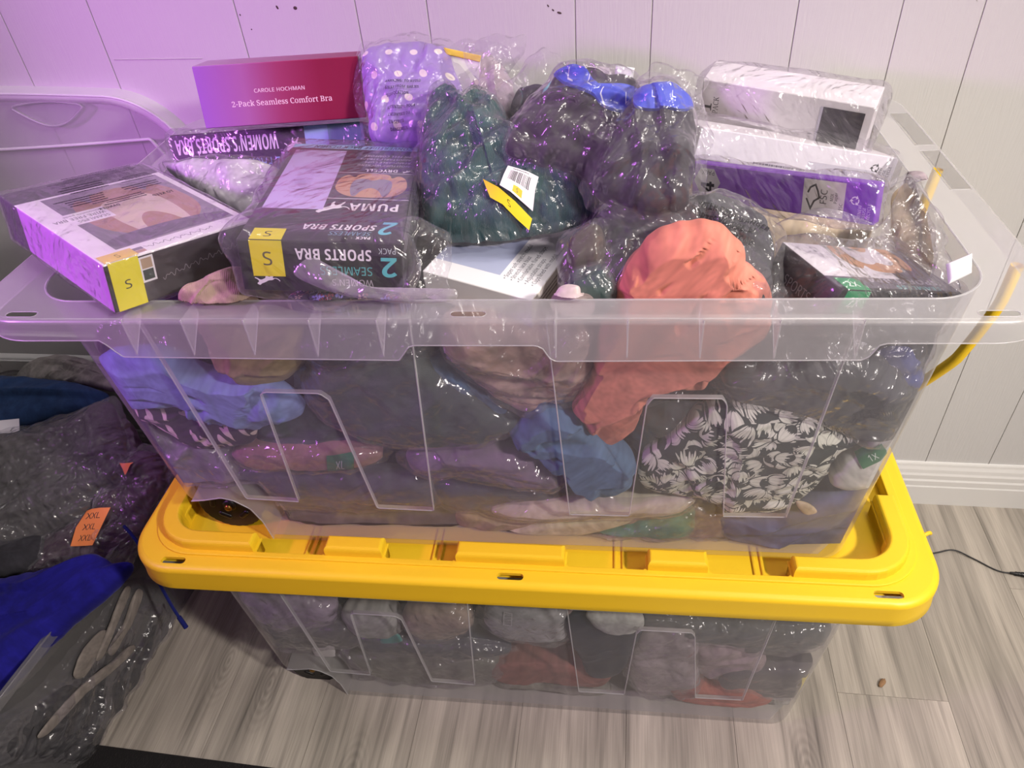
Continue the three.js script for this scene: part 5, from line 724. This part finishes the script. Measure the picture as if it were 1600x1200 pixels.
loose({f:{o:[0.049, 0.94, 0.2888],e:[0.0, 34.0, 0.0],b:[0.0, 0.0, 0.02]},w:0,p:[[-0.0544,0.0308],[-0.0393,0.0525],[-0.009,0.0772],[0.003,0.0818],[0.0215,0.0653],[0.0204,0.045],[-0.0006,0.0295],[-0.0154,0.0003],[-0.0265,-0.0255],[-0.0461,-0.0177],[-0.0581,0.0086]]}, 'plastic_bag', 'crumpled clear bag end between the lingerie bag and the blue banded stockings', { hf: 0.02, wr: 0.016, fr: 16 });
garment({f:{o:[0.0324, 0.925, 0.2478],e:[0.0, 45.0, 0.0],b:[0.0, 0.0, 0.02]},w:0,p:[[-0.0293,0.0257],[-0.0178,0.0421],[0.0062,0.048],[0.0189,0.0327],[0.0116,0.0121],[-0.0032,-0.0206],[-0.0235,-0.0161]]}, 'folded_garment', 'dark violet patterned garment in the bag left of the blue banded stockings', 'clothing', cloth('#4a4452'), { hf: 0.014, hb: 0.02, wr: 0.008, segs: 100, rings: 26 });
garment({f:{o:[0.0517, 0.955, 0.2449],e:[0.0, 40.0, 0.0],b:[0.0, 0.0, 0.02]},w:0,p:[[-0.0093,-0.0037],[-0.0051,0.0127],[0.0073,0.0186],[0.0107,0.0091],[0.0018,-0.0063],[-0.0059,-0.0116]]}, 'fabric_tag', 'small turquoise tag beside the blue banded stockings', 'tag', cloth('#6cc4c8', { plain: true }), { hf: 0.004, hb: 0.004, wr: 0.001, jit: 0.0005, segs: 60, rings: 12 });
{
  const g = garment({f:{o:[0.1033, 0.965, 0.2332],e:[0.0, 30.0, 0.0],b:[0.0, 0.0, 0.02]},w:0,p:[[-0.0226,0.0065],[-0.0158,0.0181],[0.0073,0.0196],[0.0266,0.0139],[0.0331,0.0006],[0.0297,-0.0415],[-0.0186,-0.0405]]}, 'printed_bag', 'white printed bag with black lettering behind the stockings', 'plastic bag', cloth('#d5cdd2', { plain: true }), { hf: 0.012, hb: 0.02, wr: 0.004, segs: 90, rings: 24 });
  sticker(g, 'warning_print', {f:{o:[0.1033, 0.965, 0.2332],e:[0.0, 30.0, 0.0],b:[0.0, 0.0, 0.02]},w:0.01,p:[[-0.0175,0.0151],[0.0207,0.014],[0.0195,-0.0012],[-0.0172,-0.0002]]}.p, canvasTex(256, 96, (c, w, h) => { c.clearRect(0, 0, w, h); for (let i = 0; i < 7; i++) { c.save(); c.translate(24 + i * 33, 48); c.rotate(0.35); smallPrint(c, -34, -10, 68, 20, 2, '#2c272c', i + 3); c.restore(); c.save(); c.translate(14 + i * 33, 50); c.rotate(1.2); smallPrint(c, -30, -5, 60, 9, 1, '#2c272c', i + 13); c.restore(); } }), { f: null, lift: 0.001, alpha: true });
}
garment({f:{o:[0.1419, 0.968, 0.2458],e:[10.0, 25.0, 0.0],b:[0.0, 0.0, 0.02]},w:0,p:[[-0.009,0.0207],[0.0136,0.016],[0.01,0.0006],[-0.0113,0.0038]]}, 'paper_slip', 'small white paper slip behind the right blue banded stockings', 'paper', cloth('#e3e3ea', { plain: true }), { sharp: true, hf: 0.002, hb: 0.002, wr: 0.002, fr: 8, jit: 0, segs: 60, rings: 12 });
loose({f:{o:[0.1882, 0.955, 0.3556],e:[0.0, 40.0, 0.0],b:[0.0, 0.0, 0.02]},w:0,p:[[-0.039,0.0462],[-0.0223,0.0617],[-0.0053,0.0667],[0.022,0.0576],[0.0391,0.0502],[0.0385,0.0233],[0.0304,-0.0006],[0.0058,0.0345],[-0.0215,0.0352]]}, 'plastic_bag', 'clear bag top folded over the right blue banded stockings', { hf: 0.02, wr: 0.010, fr: 16 });
// right end of the bin
garment({f:{o:[0.4971, 0.815, 0.3839],e:[-45.0, 48.0, 0.0],b:[0.0, 0.0, 0.02]},w:0,p:[[-0.0873,0.0516],[-0.0723,0.0743],[-0.0323,0.0527],[0.0088,0.0269],[0.0424,-0.0022],[0.0469,-0.0246],[0.0249,-0.0406],[-0.0036,-0.048],[-0.0406,-0.0173]],q:[[[-0.0666,0.059],[-0.0326,0.0289],[0.0139,-0.0107]],[[-0.0289,0.0472],[-0.0023,0.0157],[0.0384,-0.0162]]]}, 'folded_garment', 'tan and ochre garment deep in the right end of the upper bin', 'clothing', cloth('#f2dcb0'), { hf: 0.014, hb: 0.04, wr: 0.009, fr: 14, fa: [0.010], film: { wr: 0.010 } });
garment({f:{o:[0.4822, 0.84, 0.3412],e:[-40.0, 48.0, 0.0],b:[0.0, 0.0, 0.02]},w:0,p:[[-0.0394,0.0462],[-0.0273,0.0514],[-0.0014,0.0327],[0.0241,0.0082],[0.0482,-0.0116],[0.0478,-0.0239],[0.0224,-0.0087],[-0.0038,0.0071]]}, 'folded_garment', 'mauve grey fold beside the tan garment at the right end of the upper bin', 'clothing', cloth('#b5a6ad'), { hf: 0.010, hb: 0.02, wr: 0.006 });
garment({f:{o:[0.4684, 0.865, 0.4947],e:[-15.0, 55.0, 10.0],b:[0.0, 0.0, 0.02]},w:0,p:[[-0.0119,0.005],[0.011,0.0159],[0.0095,-0.0048],[-0.0106,-0.0159]]}, 'paper_tag', 'small white folded tag near the right end of the upper bin', 'tag', cloth('#e6e8ea', { plain: true }), { sharp: true, hf: 0.003, hb: 0.003, wr: 0.003, fr: 6, jit: 0, segs: 70, rings: 14 });
loose({f:{o:[0.4253, 0.87, 0.454],e:[0.0, 62.0, 0.0],b:[0.0, 0.0, 0.02]},w:0,p:[[-0.1237,0.0154],[-0.0905,0.035],[-0.0473,0.0215],[-0.0156,0.0269],[-0.0016,0.0544],[0.0157,0.0865],[0.0254,0.0621],[0.04,0.0306],[0.0403,-0.0148],[0.0468,-0.0546],[0.0011,-0.0443],[-0.0504,-0.0152],[-0.0873,-0.0116]]}, 'plastic_bag', 'loose clear bag spread over the right front box and the tan garments', { hf: 0.02, wr: 0.012, fr: 14 });

// the clothing under the top layer, filling the bin
const layer = (x0, x1, z0, z1, y) => ({ f: FR.rim, w: y - 0.868, p: [[x0, -z1], [(x0 + x1) / 2, -z1], [x1, -z1], [x1, -(z0 + z1) / 2], [x1, -z0], [(x0 + x1) / 2, -z0], [x0, -z0], [x0, -(z0 + z1) / 2]] });
for (const [x0, x1, z0, z1, y, l, c] of [[-0.455, -0.06, -0.22, 0.12, 0.765, 'charcoal folded clothing beneath the boxes at the left of the upper bin', '#4a4750'], [-0.05, 0.13, -0.22, 0.10, 0.835, 'slate folded clothing beneath the bagged stockings', '#55565c'], [0.13, 0.455, -0.22, -0.01, 0.795, 'beige folded clothing beneath the slim packs at the back right', '#cbb99c'], [0.13, 0.455, 0.0, 0.13, 0.74, 'taupe folded clothing beneath the box with the green 2X sticker', '#9a8d7c']])
  garment(layer(x0, x1, z0, z1, y), 'folded_clothing', l, 'clothing', cloth(c), { hf: 0.02, hb: 0.14, wr: 0.012, fr: 10, n: 8 });

// ---------- lower bin: what presses against its front wall ----------
garment({f:FR.lw,w:-0.1,p:[[-0.4976,0.1376],[-0.0314,0.1529],[0.4828,0.1459],[0.4961,-0.0258],[0.4865,-0.1573],[0.0718,-0.196],[-0.3031,-0.216],[-0.4209,-0.1297]]}, 'folded_clothing', 'mixed dim folded clothing filling the lower clear bin', 'clothing', cloth('#4c4a4e'), { hf: 0.02, hb: 0.14, wr: 0.015, fr: 9, n: 8 });
garment({f:FR.lw,w:-0.03,p:[[-0.4475,0.2927],[-0.3468,0.2929],[-0.3034,0.2585],[-0.3363,0.1719],[-0.4145,0.1737],[-0.4472,0.2128]]}, 'bagged_garment', 'pale lilac bag at the left end of the lower bin', 'clothing', cloth('#b7a6bc'), { hf: 0.02, hb: 0.05, wr: 0.006, film: { wr: 0.007 } });
garment({f:FR.lw,w:-0.024,p:[[-0.4606,0.2159],[-0.3775,0.2167],[-0.2893,0.1994],[-0.2852,0.1454],[-0.3562,0.132],[-0.4431,0.1485]]}, 'bagged_garment', 'dark violet pack with faint print at the left of the lower bin', 'clothing', cloth('#3c3648'), { hf: 0.012, hb: 0.05, wr: 0.004, film: { wr: 0.006 } });
garment({f:FR.lw,w:-0.035,p:[[-0.4663,0.1244],[-0.3656,0.1091],[-0.3041,0.0743],[-0.2841,0.0019],[-0.3725,-0.0109],[-0.4474,0.0303]]}, 'folded_garment', 'plum grey folded garment low at the left of the lower bin', 'clothing', cloth('#6b5a72'), { hf: 0.012, hb: 0.05, wr: 0.006, film: { wr: 0.006 } });
garment({f:FR.lw,w:-0.028,p:[[-0.2896,0.2476],[-0.2213,0.2469],[-0.1997,0.223],[-0.2132,0.1794],[-0.2789,0.1781],[-0.2952,0.2018]]}, 'folded_garment', 'grey white folded garment inside the left stepped panel of the lower bin', 'clothing', cloth('#a9a8a6'), { hf: 0.014, hb: 0.04, wr: 0.005 });
garment({f:FR.lw,w:-0.018,p:[[-0.3619,0.1588],[-0.3342,0.1578],[-0.3449,0.0797],[-0.3691,0.0764]]}, 'paper_tag', 'white tag hanging at the left stepped panel of the lower bin', 'tag', cloth('#c9c4c8', { plain: true }), { hf: 0.004, hb: 0.004, wr: 0.001, segs: 60, rings: 12 });
garment({f:FR.lw,w:-0.018,p:[[-0.2339,0.1939],[-0.2063,0.193],[-0.2172,0.1343],[-0.2436,0.1354]]}, 'fabric_tag', 'small teal tag in the lower bin between the stepped panels', 'tag', cloth('#4f8f8c', { plain: true }), { hf: 0.004, hb: 0.004, wr: 0.001, segs: 60, rings: 12 });
garment({f:FR.lw,w:-0.03,p:[[-0.1891,0.2547],[-0.1145,0.2742],[-0.082,0.2524],[-0.0933,0.2004],[-0.1391,0.1737],[-0.1848,0.1897]]}, 'rolled_garment', 'beige and blush roll near the top of the lower bin', 'clothing', cloth('#b3a08c'), { hf: 0.018, hb: 0.04, wr: 0.006, film: { wr: 0.006 } });
garment({f:FR.lw,w:-0.024,p:[[-0.2801,0.1682],[-0.1696,0.1772],[-0.0636,0.1773],[-0.0234,0.1563],[-0.0905,0.1251],[-0.1987,0.1337],[-0.2779,0.1281]]}, 'folded_garment', 'navy folded layer across the left half of the lower bin', 'clothing', cloth('#3a4350'), { hf: 0.012, hb: 0.05, wr: 0.004, film: { wr: 0.005 } });
garment({f:FR.lw,w:-0.03,p:[[-0.3244,0.0818],[-0.2055,0.1023],[-0.0606,0.1052],[-0.0436,0.0476],[-0.1533,-0.0069],[-0.2709,0.0017]]}, 'folded_garment', 'sage grey folded garment low in the lower bin left of centre', 'clothing', cloth('#77796f'), { hf: 0.012, hb: 0.05, wr: 0.006, film: { wr: 0.006 } });
{
  const g = garment({f:FR.lw,w:-0.026,p:[[-0.041,0.3076],[0.0548,0.3063],[0.0721,0.2374],[0.0612,0.2015],[-0.0206,0.1957],[-0.0582,0.2325]]}, 'bagged_garment', 'white bag with a small barcode at the top centre of the lower bin', 'clothing', cloth('#b9bbb9'), { hf: 0.016, hb: 0.05, wr: 0.004, film: { wr: 0.006 } });
  sticker(g, 'barcode_label', {f:FR.lw,w:-0.026,p:[[-0.0244,0.2982],[-0.0108,0.2977],[-0.0146,0.2611],[-0.0284,0.2616]]}.p, canvasTex(64, 96, (c, w, h) => { fill(c, '#cfd0cf', 0, 0, w, h); for (let i = 0; i < 12; i++) fill(c, '#333', 8, 8 + i * 7, 48, 2 + i % 3); }), { f: FR.lw, lift: 0.002 });
}
garment({f:FR.lw,w:-0.02,p:[[0.0634,0.2672],[0.0831,0.2884],[0.1769,0.2893],[0.1712,0.1893],[0.1432,0.0963],[0.1063,0.0862],[0.086,0.1566]]}, 'bra', 'dark navy bra against the front wall of the lower bin', 'bra', cloth('#252d3c'), { hf: 0.012, hb: 0.05, wr: 0.004 });
garment({f:FR.lw,w:-0.012,p:[[0.1004,0.3029],[0.1758,0.3111],[0.1841,0.2898],[0.1685,0.2613],[0.1308,0.2529],[0.1116,0.2682]]}, 'bra_pad', 'white mesh bra pad at the top of the lower bin', 'bra', cloth('#bdbdbb', { knit: true, bump: 0.001 }), { hf: 0.012, hb: 0.02, wr: 0.001, m: 0.6, n: 3 });
garment({f:FR.lw,w:-0.03,p:[[0.0633,0.2815],[0.1065,0.2785],[0.1064,0.2338],[0.0765,0.2203]]}, 'folded_garment', 'blush pink fold beside the white bra pad in the lower bin', 'clothing', cloth('#c2a49c'), { hf: 0.012, hb: 0.03, wr: 0.004 });
garment({f:FR.lw,w:-0.028,p:[[-0.0679,0.0848],[0.0048,0.1066],[0.0796,0.103],[0.138,0.0901],[0.1224,0.0394],[0.0343,0.0386],[-0.0614,0.0344]]}, 'folded_garment', 'brick red folded garment low in the centre of the lower bin', 'clothing', cloth('#94605a'), { hf: 0.012, hb: 0.05, wr: 0.004 });
garment({f:FR.lw,w:-0.036,p:[[-0.0699,0.0156],[0.0329,0.0156],[0.1337,0.0105],[0.1229,-0.0438],[0.0072,-0.0408],[-0.0627,-0.033]]}, 'folded_garment', 'stone grey folded layer under the brick red garment in the lower bin', 'clothing', cloth('#8d8a84'), { hf: 0.012, hb: 0.05, wr: 0.005 });
garment({f:FR.lw,w:-0.034,p:[[0.1783,0.2639],[0.3089,0.2689],[0.4543,0.2665],[0.4553,0.218],[0.3771,0.1835],[0.2876,0.2074],[0.1992,0.2271]]}, 'folded_garment', 'dark blue grey folded garment across the right top of the lower bin', 'clothing', cloth('#37414c'), { hf: 0.016, hb: 0.05, wr: 0.006, film: { wr: 0.006 } });
garment({f:FR.lw,w:-0.026,p:[[0.1843,0.2306],[0.2549,0.2449],[0.2734,0.1474],[0.2779,0.0429],[0.199,0.023],[0.1697,0.0872]]}, 'bagged_garment', 'greyish pink garment in crumpled film inside the right stepped panel of the lower bin', 'clothing', cloth('#a3979a'), { hf: 0.012, hb: 0.05, wr: 0.010, film: { wr: 0.010 } });
garment({f:FR.lw,w:-0.032,p:[[0.2738,0.1993],[0.3554,0.1993],[0.3789,0.1383],[0.3396,0.0988],[0.2894,0.0915]]}, 'lace_garment', 'mauve lace garment in the lower bin beside the black pack', 'clothing', cloth('#9c8a90'), { hf: 0.016, hb: 0.04, wr: 0.008, fr: 24 });
{
  const g = garment({f:FR.lw,w:-0.024,p:[[0.3148,0.1307],[0.3614,0.1505],[0.4549,0.1549],[0.4697,0.0702],[0.3751,0.0553],[0.3222,0.0665]]}, 'bagged_pack', 'black pack with a yellow S sticker at the right end of the lower bin', 'clothing', cloth('#3a3740', { plain: true }), { hf: 0.012, hb: 0.05, wr: 0.002, n: 8, film: { wr: 0.004, mat: filmSmooth } });
  sticker(g, 'size_sticker', {f:FR.lw,w:-0.024,p:[[0.4315,0.1472],[0.4516,0.1522],[0.4649,0.0742],[0.445,0.0687]]}.p, canvasTex(64, 128, (c, w, h) => { fill(c, '#cfc04a', 0, 0, w, h); T(c, 'S', 20, 100, 36, 'sans-serif', '#55502c'); T(c, 'S', 20, 40, 30, 'sans-serif', '#55502c'); }), { f: FR.lw, lift: 0.002, label: 'yellow S sticker' });
}
garment({f:FR.lw,w:-0.02,p:[[0.2394,0.0579],[0.3202,0.08],[0.3483,0.0984],[0.3989,0.0634],[0.3992,0.0287],[0.3175,0.0127],[0.2528,0.02]]}, 'folded_garment', 'coral red garment low at the right of the lower bin', 'clothing', cloth('#b4685c'), { hf: 0.010, hb: 0.04, wr: 0.006 });
garment({f:FR.lw,w:-0.04,p:[[0.1907,-0.0287],[0.3563,-0.0256],[0.4618,0.0148],[0.4659,-0.0364],[0.3289,-0.0735],[0.204,-0.0727]]}, 'folded_garment', 'white folded layer at the base of the lower bin, right half', 'clothing', cloth('#b9b6b2'), { hf: 0.012, hb: 0.05, wr: 0.004 });

// ---------- open bin at the left with its pile ----------
{
  const t = thing('storage_bin', 'open clear plastic bin overflowing with dark clothing at the left edge', 'storage bin');
  t.position.set(-0.985, 0, 0.46); t.rotation.y = -0.10;
  const rows = []; for (let i = 0; i <= 6; i++) { const k = i / 6; rows.push(rr(0.262 + 0.030 * k, 0.385 + 0.025 * k, 0.05, 8).map(([x, z]) => [x, 0.004 + 0.296 * k, z])); }
  const smoky = new THREE.MeshPhysicalMaterial({ color: C(0xd9d8da), roughness: 0.2, transmission: 0.90, thickness: 0, ior: 1.45, side: THREE.DoubleSide });
  part('wall', ribbon(rows, true), smoky, t); part('bottom', flatPlate(rr(0.262, 0.385, 0.05, 8), [], 0.004), smoky, t);
  const o = rr(0.292, 0.41, 0.05, 8), lip = ribbon([o.map(([x, z]) => [x, 0.300, z]), o.map(([x, z]) => [x * 1.03, 0.302, z * 1.02]), o.map(([x, z]) => [x * 1.035, 0.286, z * 1.025])], true);
  part('rim', merge([lip, bead(o.map(([x, z]) => [x * 1.03, 0.302, z * 1.02]), 0.0014)]), smoky, t);
}
garment({f:{o:[-1.1353, 0.22, 0.1797],e:[0.0, 70.0, 0.0],b:[0.0, 0.0, 0.02]},w:-0.02,p:[[-0.1916,0.0969],[0.0612,0.1065],[0.2496,0.0206],[0.347,-0.1975],[0.2566,-0.2792],[0.0385,-0.3434]]}, 'folded_clothing', 'charcoal clothing filling the open bin at the left edge', 'clothing', cloth('#2b2a2e'), { hf: 0.03, hb: 0.16, wr: 0.015, fr: 9, n: 6 });
garment({f:{o:[-0.9929, 0.37, 0.1185],e:[0.0, 62.0, 0.0],b:[0.0, 0.0, 0.02]},w:0,p:[[-0.0928,-0.0027],[-0.069,0.0297],[-0.0164,0.0486],[0.0436,0.0443],[0.1097,0.0174],[0.1505,-0.0234],[0.0778,-0.0174],[0.0048,-0.014],[-0.0683,-0.0134]],q:[[[-0.0749,0.005],[-0.0251,0.0309],[0.0347,0.0267]],[[0.0,0.0],[0.0217,0.0221],[0.0835,0.0096]]]}, 'knit_garment', 'grey white knit garment crumpled at the back of the open bin', 'clothing', cloth('#8f8b88', { knit: true }), { hf: 0.018, hb: 0.03, wr: 0.008, fr: 24 });
garment({f:{o:[-0.9892, 0.345, 0.2079],e:[0.0, 66.0, 0.0],b:[0.0, 0.0, 0.02]},w:0,p:[[-0.2056,0.073],[-0.1212,0.0829],[-0.0329,0.0812],[0.0716,0.0701],[0.1362,0.0467],[0.1304,0.0242],[0.0426,-0.0011],[-0.0315,-0.026],[-0.1439,-0.0606]],q:[[[-0.1871,0.0328],[-0.0179,0.0443],[0.1303,0.0437]]]}, 'jeans', 'folded navy denim jeans lying across the open bin', 'jeans', cloth('#2a4470', { bump: 0.001 }), { hf: 0.022, hb: 0.03, wr: 0.004, fr: 10, fa: [0.010], fw: [0.05] });
garment({f:{o:[-0.9911, 0.375, 0.2804],e:[0.0, 60.0, 0.0],b:[0.0, 0.0, 0.02]},w:0,p:[[-0.0354,0.0163],[0.0191,0.0234],[0.0299,-0.0051],[-0.0241,-0.016]]}, 'paper_tag', 'white paper tag on the navy jeans', 'tag', cloth('#dcd8e0', { plain: true }), { sharp: true, hf: 0.002, hb: 0.002, wr: 0.001, fr: 5, jit: 0, segs: 60, rings: 10 });
garment({f:{o:[-0.8229, 0.335, 0.4056],e:[0.0, 64.0, 0.0],b:[0.0, 0.0, 0.02]},w:0,p:[[-0.2246,0.0791],[-0.0871,0.1311],[-0.0073,0.1633],[0.0342,0.1866],[0.0662,0.1597],[0.1057,0.0995],[0.1261,0.0469],[0.1213,0.0235],[0.1035,0.0145],[0.0491,-0.0338],[-0.0107,-0.0706],[-0.0726,-0.1007],[-0.1386,-0.12]],q:[[[-0.1908,0.0621],[-0.0513,0.1051],[0.0396,0.1587]],[[-0.1659,0.0032],[-0.0454,0.021],[0.0617,0.0735]],[[-0.0928,-0.0507],[-0.0039,-0.0231],[0.0811,0.0157]],[[0.0205,0.158],[0.0599,0.0976],[0.0954,0.028]]]}, 'bagged_trousers', 'grey checked trousers in dull clear film on the open bin', 'trousers', cloth('#4f4d4e'), { hf: 0.026, hb: 0.03, wr: 0.008, fr: 13, dir: 20, fa: [0.007], fw: [0.03], film: { wr: 0.008, fr: 14, rings: 60, segs: 220 } });
garment({f:{o:[-0.8449, 0.3, 0.4912],e:[0.0, 66.0, 0.0],b:[0.0, 0.0, 0.02]},w:0,p:[[-0.1249,0.0035],[-0.0307,0.0147],[0.02,0.0255],[0.0303,-0.0091],[0.0036,-0.0377],[-0.0388,-0.0511],[-0.0978,-0.0549]]}, 'rolled_garment', 'dark grey rolled trouser leg below the checked trousers', 'clothing', cloth('#3d3c42'), { hf: 0.02, hb: 0.03, wr: 0.006 });
{
  const g = garment({f:{o:[-0.7392, 0.3, 0.4281],e:[0.0, 62.0, 0.0],b:[0.0, 0.0, 0.02]},w:0,p:[[-0.1396,-0.0965],[-0.1103,-0.0399],[-0.0503,0.0028],[0.0063,0.0516],[0.0018,0.1161],[0.0277,0.1352],[0.0734,0.1288],[0.1002,0.0852],[0.0925,0.0163],[0.0732,-0.0422],[0.0586,-0.0732],[0.0167,-0.0919],[-0.0634,-0.1045]],q:[[[-0.0582,-0.0478],[0.0173,0.0235],[0.058,0.0949]],[[-0.0001,-0.0769],[0.0512,-0.0083],[0.0859,0.0613]],[[-0.0009,0.104],[0.0458,0.0943],[0.0808,0.1018]]]}, 'bagged_trousers', 'plum trousers in glossy film with orange XXL stickers on the open bin', 'trousers', cloth('#45283f'), { hf: 0.026, hb: 0.04, wr: 0.007, fr: 14, dir: 45, fa: [0.006], film: { wr: 0.009, fr: 16 } });
  const sh = g.children[1].geometry.userData;
  sticker(g, 'size_sticker', {f:{o:[-0.7392, 0.3, 0.4281],e:[0.0, 62.0, 0.0],b:[0.0, 0.0, 0.02]},w:0.035,p:[[-0.0151,0.0173],[0.0321,0.0243],[0.0228,-0.0415],[-0.0237,-0.0443]]}.p, canvasTex(160, 256, (c, w, h) => { fill(c, '#ee8a4a', 0, 0, w, h); ['XXL', 'XXL', 'XXL'].forEach((t, i) => T(c, t, w / 2, 70 + i * 76, 56, 'sans-serif', '#3a2620', { align: 'center' })); }), { f: null, sh, lift: 0.002, label: 'orange XXL sticker strip' });
  sticker(g, 'size_sticker', {f:{o:[-0.7392, 0.3, 0.4281],e:[0.0, 62.0, 0.0],b:[0.0, 0.0, 0.02]},w:0.035,p:[[0.0348,0.0991],[0.0582,0.1025],[0.0536,0.0931],[0.0465,0.0801]]}.p, canvasTex(32, 32, (c, w, h) => fill(c, '#e8854a', 0, 0, w, h)), { f: null, sh, lift: 0.002, label: 'small orange sticker' });
}
garment({f:{o:[-0.7352, 0.3, 0.3377],e:[0.0, 60.0, 0.0],b:[0.0, 0.0, 0.02]},w:0,p:[[-0.0668,0.1142],[-0.0479,0.1277],[-0.0099,0.085],[0.0072,0.0548],[-0.0194,0.0475],[-0.0494,0.0709]]}, 'folded_garment', 'brown grey fold behind the plum trousers', 'clothing', cloth('#5a5154'), { hf: 0.015, hb: 0.03, wr: 0.006 });
{
  const g = garment({f:{o:[-0.706, 0.305, 0.6076],e:[0.0, 68.0, 0.0],b:[0.0, 0.0, 0.02]},w:0,p:[[-0.1917,0.0472],[-0.1217,0.0466],[-0.0705,0.0602],[-0.0103,0.0795],[0.0305,0.0965],[0.0622,0.084],[0.0948,0.0861],[0.0854,0.0632],[0.0613,0.0336],[0.0163,-0.018],[-0.0235,-0.077],[-0.0626,-0.1321],[-0.1021,-0.1563]],q:[[[-0.1595,0.0288],[-0.0487,0.0362],[0.0298,0.0923]],[[-0.1317,-0.0287],[-0.0322,-0.0022],[0.0485,0.0729]],[[-0.0551,-0.0977],[-0.0095,-0.0294],[0.0811,0.075]]]}, 'shorts', 'royal blue shorts with a drawstring hanging over the rim of the open bin', 'shorts', cloth('#1d1a86'), { hf: 0.024, hb: 0.05, wr: 0.008, fr: 9, dir: 35, st: 3.5, fa: [0.012, 0.008, 0.008], fw: [0.05] });
  const Pc = [[-0.667, 0.335, 0.455], [-0.648, 0.333, 0.468], [-0.632, 0.322, 0.480], [-0.628, 0.28, 0.487], [-0.626, 0.22, 0.492], [-0.617, 0.17, 0.502], [-0.600, 0.135, 0.515]];
  const inv = new THREE.Matrix4(); g.updateMatrix(); inv.copy(g.matrix).invert(); const cv = new THREE.CatmullRomCurve3(Pc.map((p) => new THREE.Vector3(...p).applyMatrix4(inv)));
  const ds = part('drawstring', mergeGeometries([new THREE.TubeGeometry(cv, 90, 0.0028, 8), new THREE.TubeGeometry(new THREE.CatmullRomCurve3([cv.getPoint(0.9), cv.getPoint(1)]), 6, 0.0042, 8)]), cloth('#18206e'), g); ds.userData.label = 'dark blue drawstring';
}
garment({f:FR.lbw,w:-0.05,p:[[0.1618,0.1512],[0.2094,0.0183],[0.1341,-0.0366],[0.0155,-0.0642],[-0.0835,-0.043],[-0.1499,0.1001],[-0.1956,0.2075],[-0.1682,0.2498],[-0.0852,0.2028],[0.0319,0.1773]]}, 'folded_clothing', 'near black clothing pressed against the side wall of the open bin', 'clothing', cloth('#232328'), { hf: 0.02, hb: 0.06, wr: 0.010, fr: 12, film: { wr: 0.008 } });
// pale straps seen through the side of the open bin
for (const [P, l] of [[{f:FR.lbw,w:-0.02,p:[[0.1095,0.2079],[0.1181,0.1955],[0.05,0.1667],[0.0039,0.1522],[-0.0043,0.1625],[0.0405,0.1822]]}, 'uppermost pale strap pressed on the side wall of the open bin'], [{f:FR.lbw,w:-0.022,p:[[0.1306,0.173],[0.1365,0.1544],[0.085,0.1305],[0.0539,0.1289],[0.0254,0.1267],[0.0216,0.1457],[0.0633,0.1447]]}, 'cream strap with a buckle beside the uppermost strap in the open bin'], [{f:FR.lbw,w:-0.024,p:[[0.0654,0.0919],[0.0702,0.0752],[0.0332,0.0887],[-0.0102,0.1125],[-0.0779,0.1454],[-0.132,0.1609],[-0.1408,0.1757],[-0.0953,0.1698],[-0.0273,0.1441],[0.0267,0.1109]]}, 'long pale strap running diagonally down the side wall of the open bin'], [{f:FR.lbw,w:-0.026,p:[[0.0371,0.1859],[0.0435,0.1655],[0.0007,0.1558],[-0.036,0.1594],[-0.0433,0.1833],[-0.0074,0.2004]]}, 'wide nude strap bunched in the open bin']])
  garment(P, 'strap', l, 'strap', cloth('#8a827c'), { hf: 0.004, hb: 0.004, wr: 0.001, jit: 0.001, segs: 110, rings: 10 });

renderer.render(scene, camera);
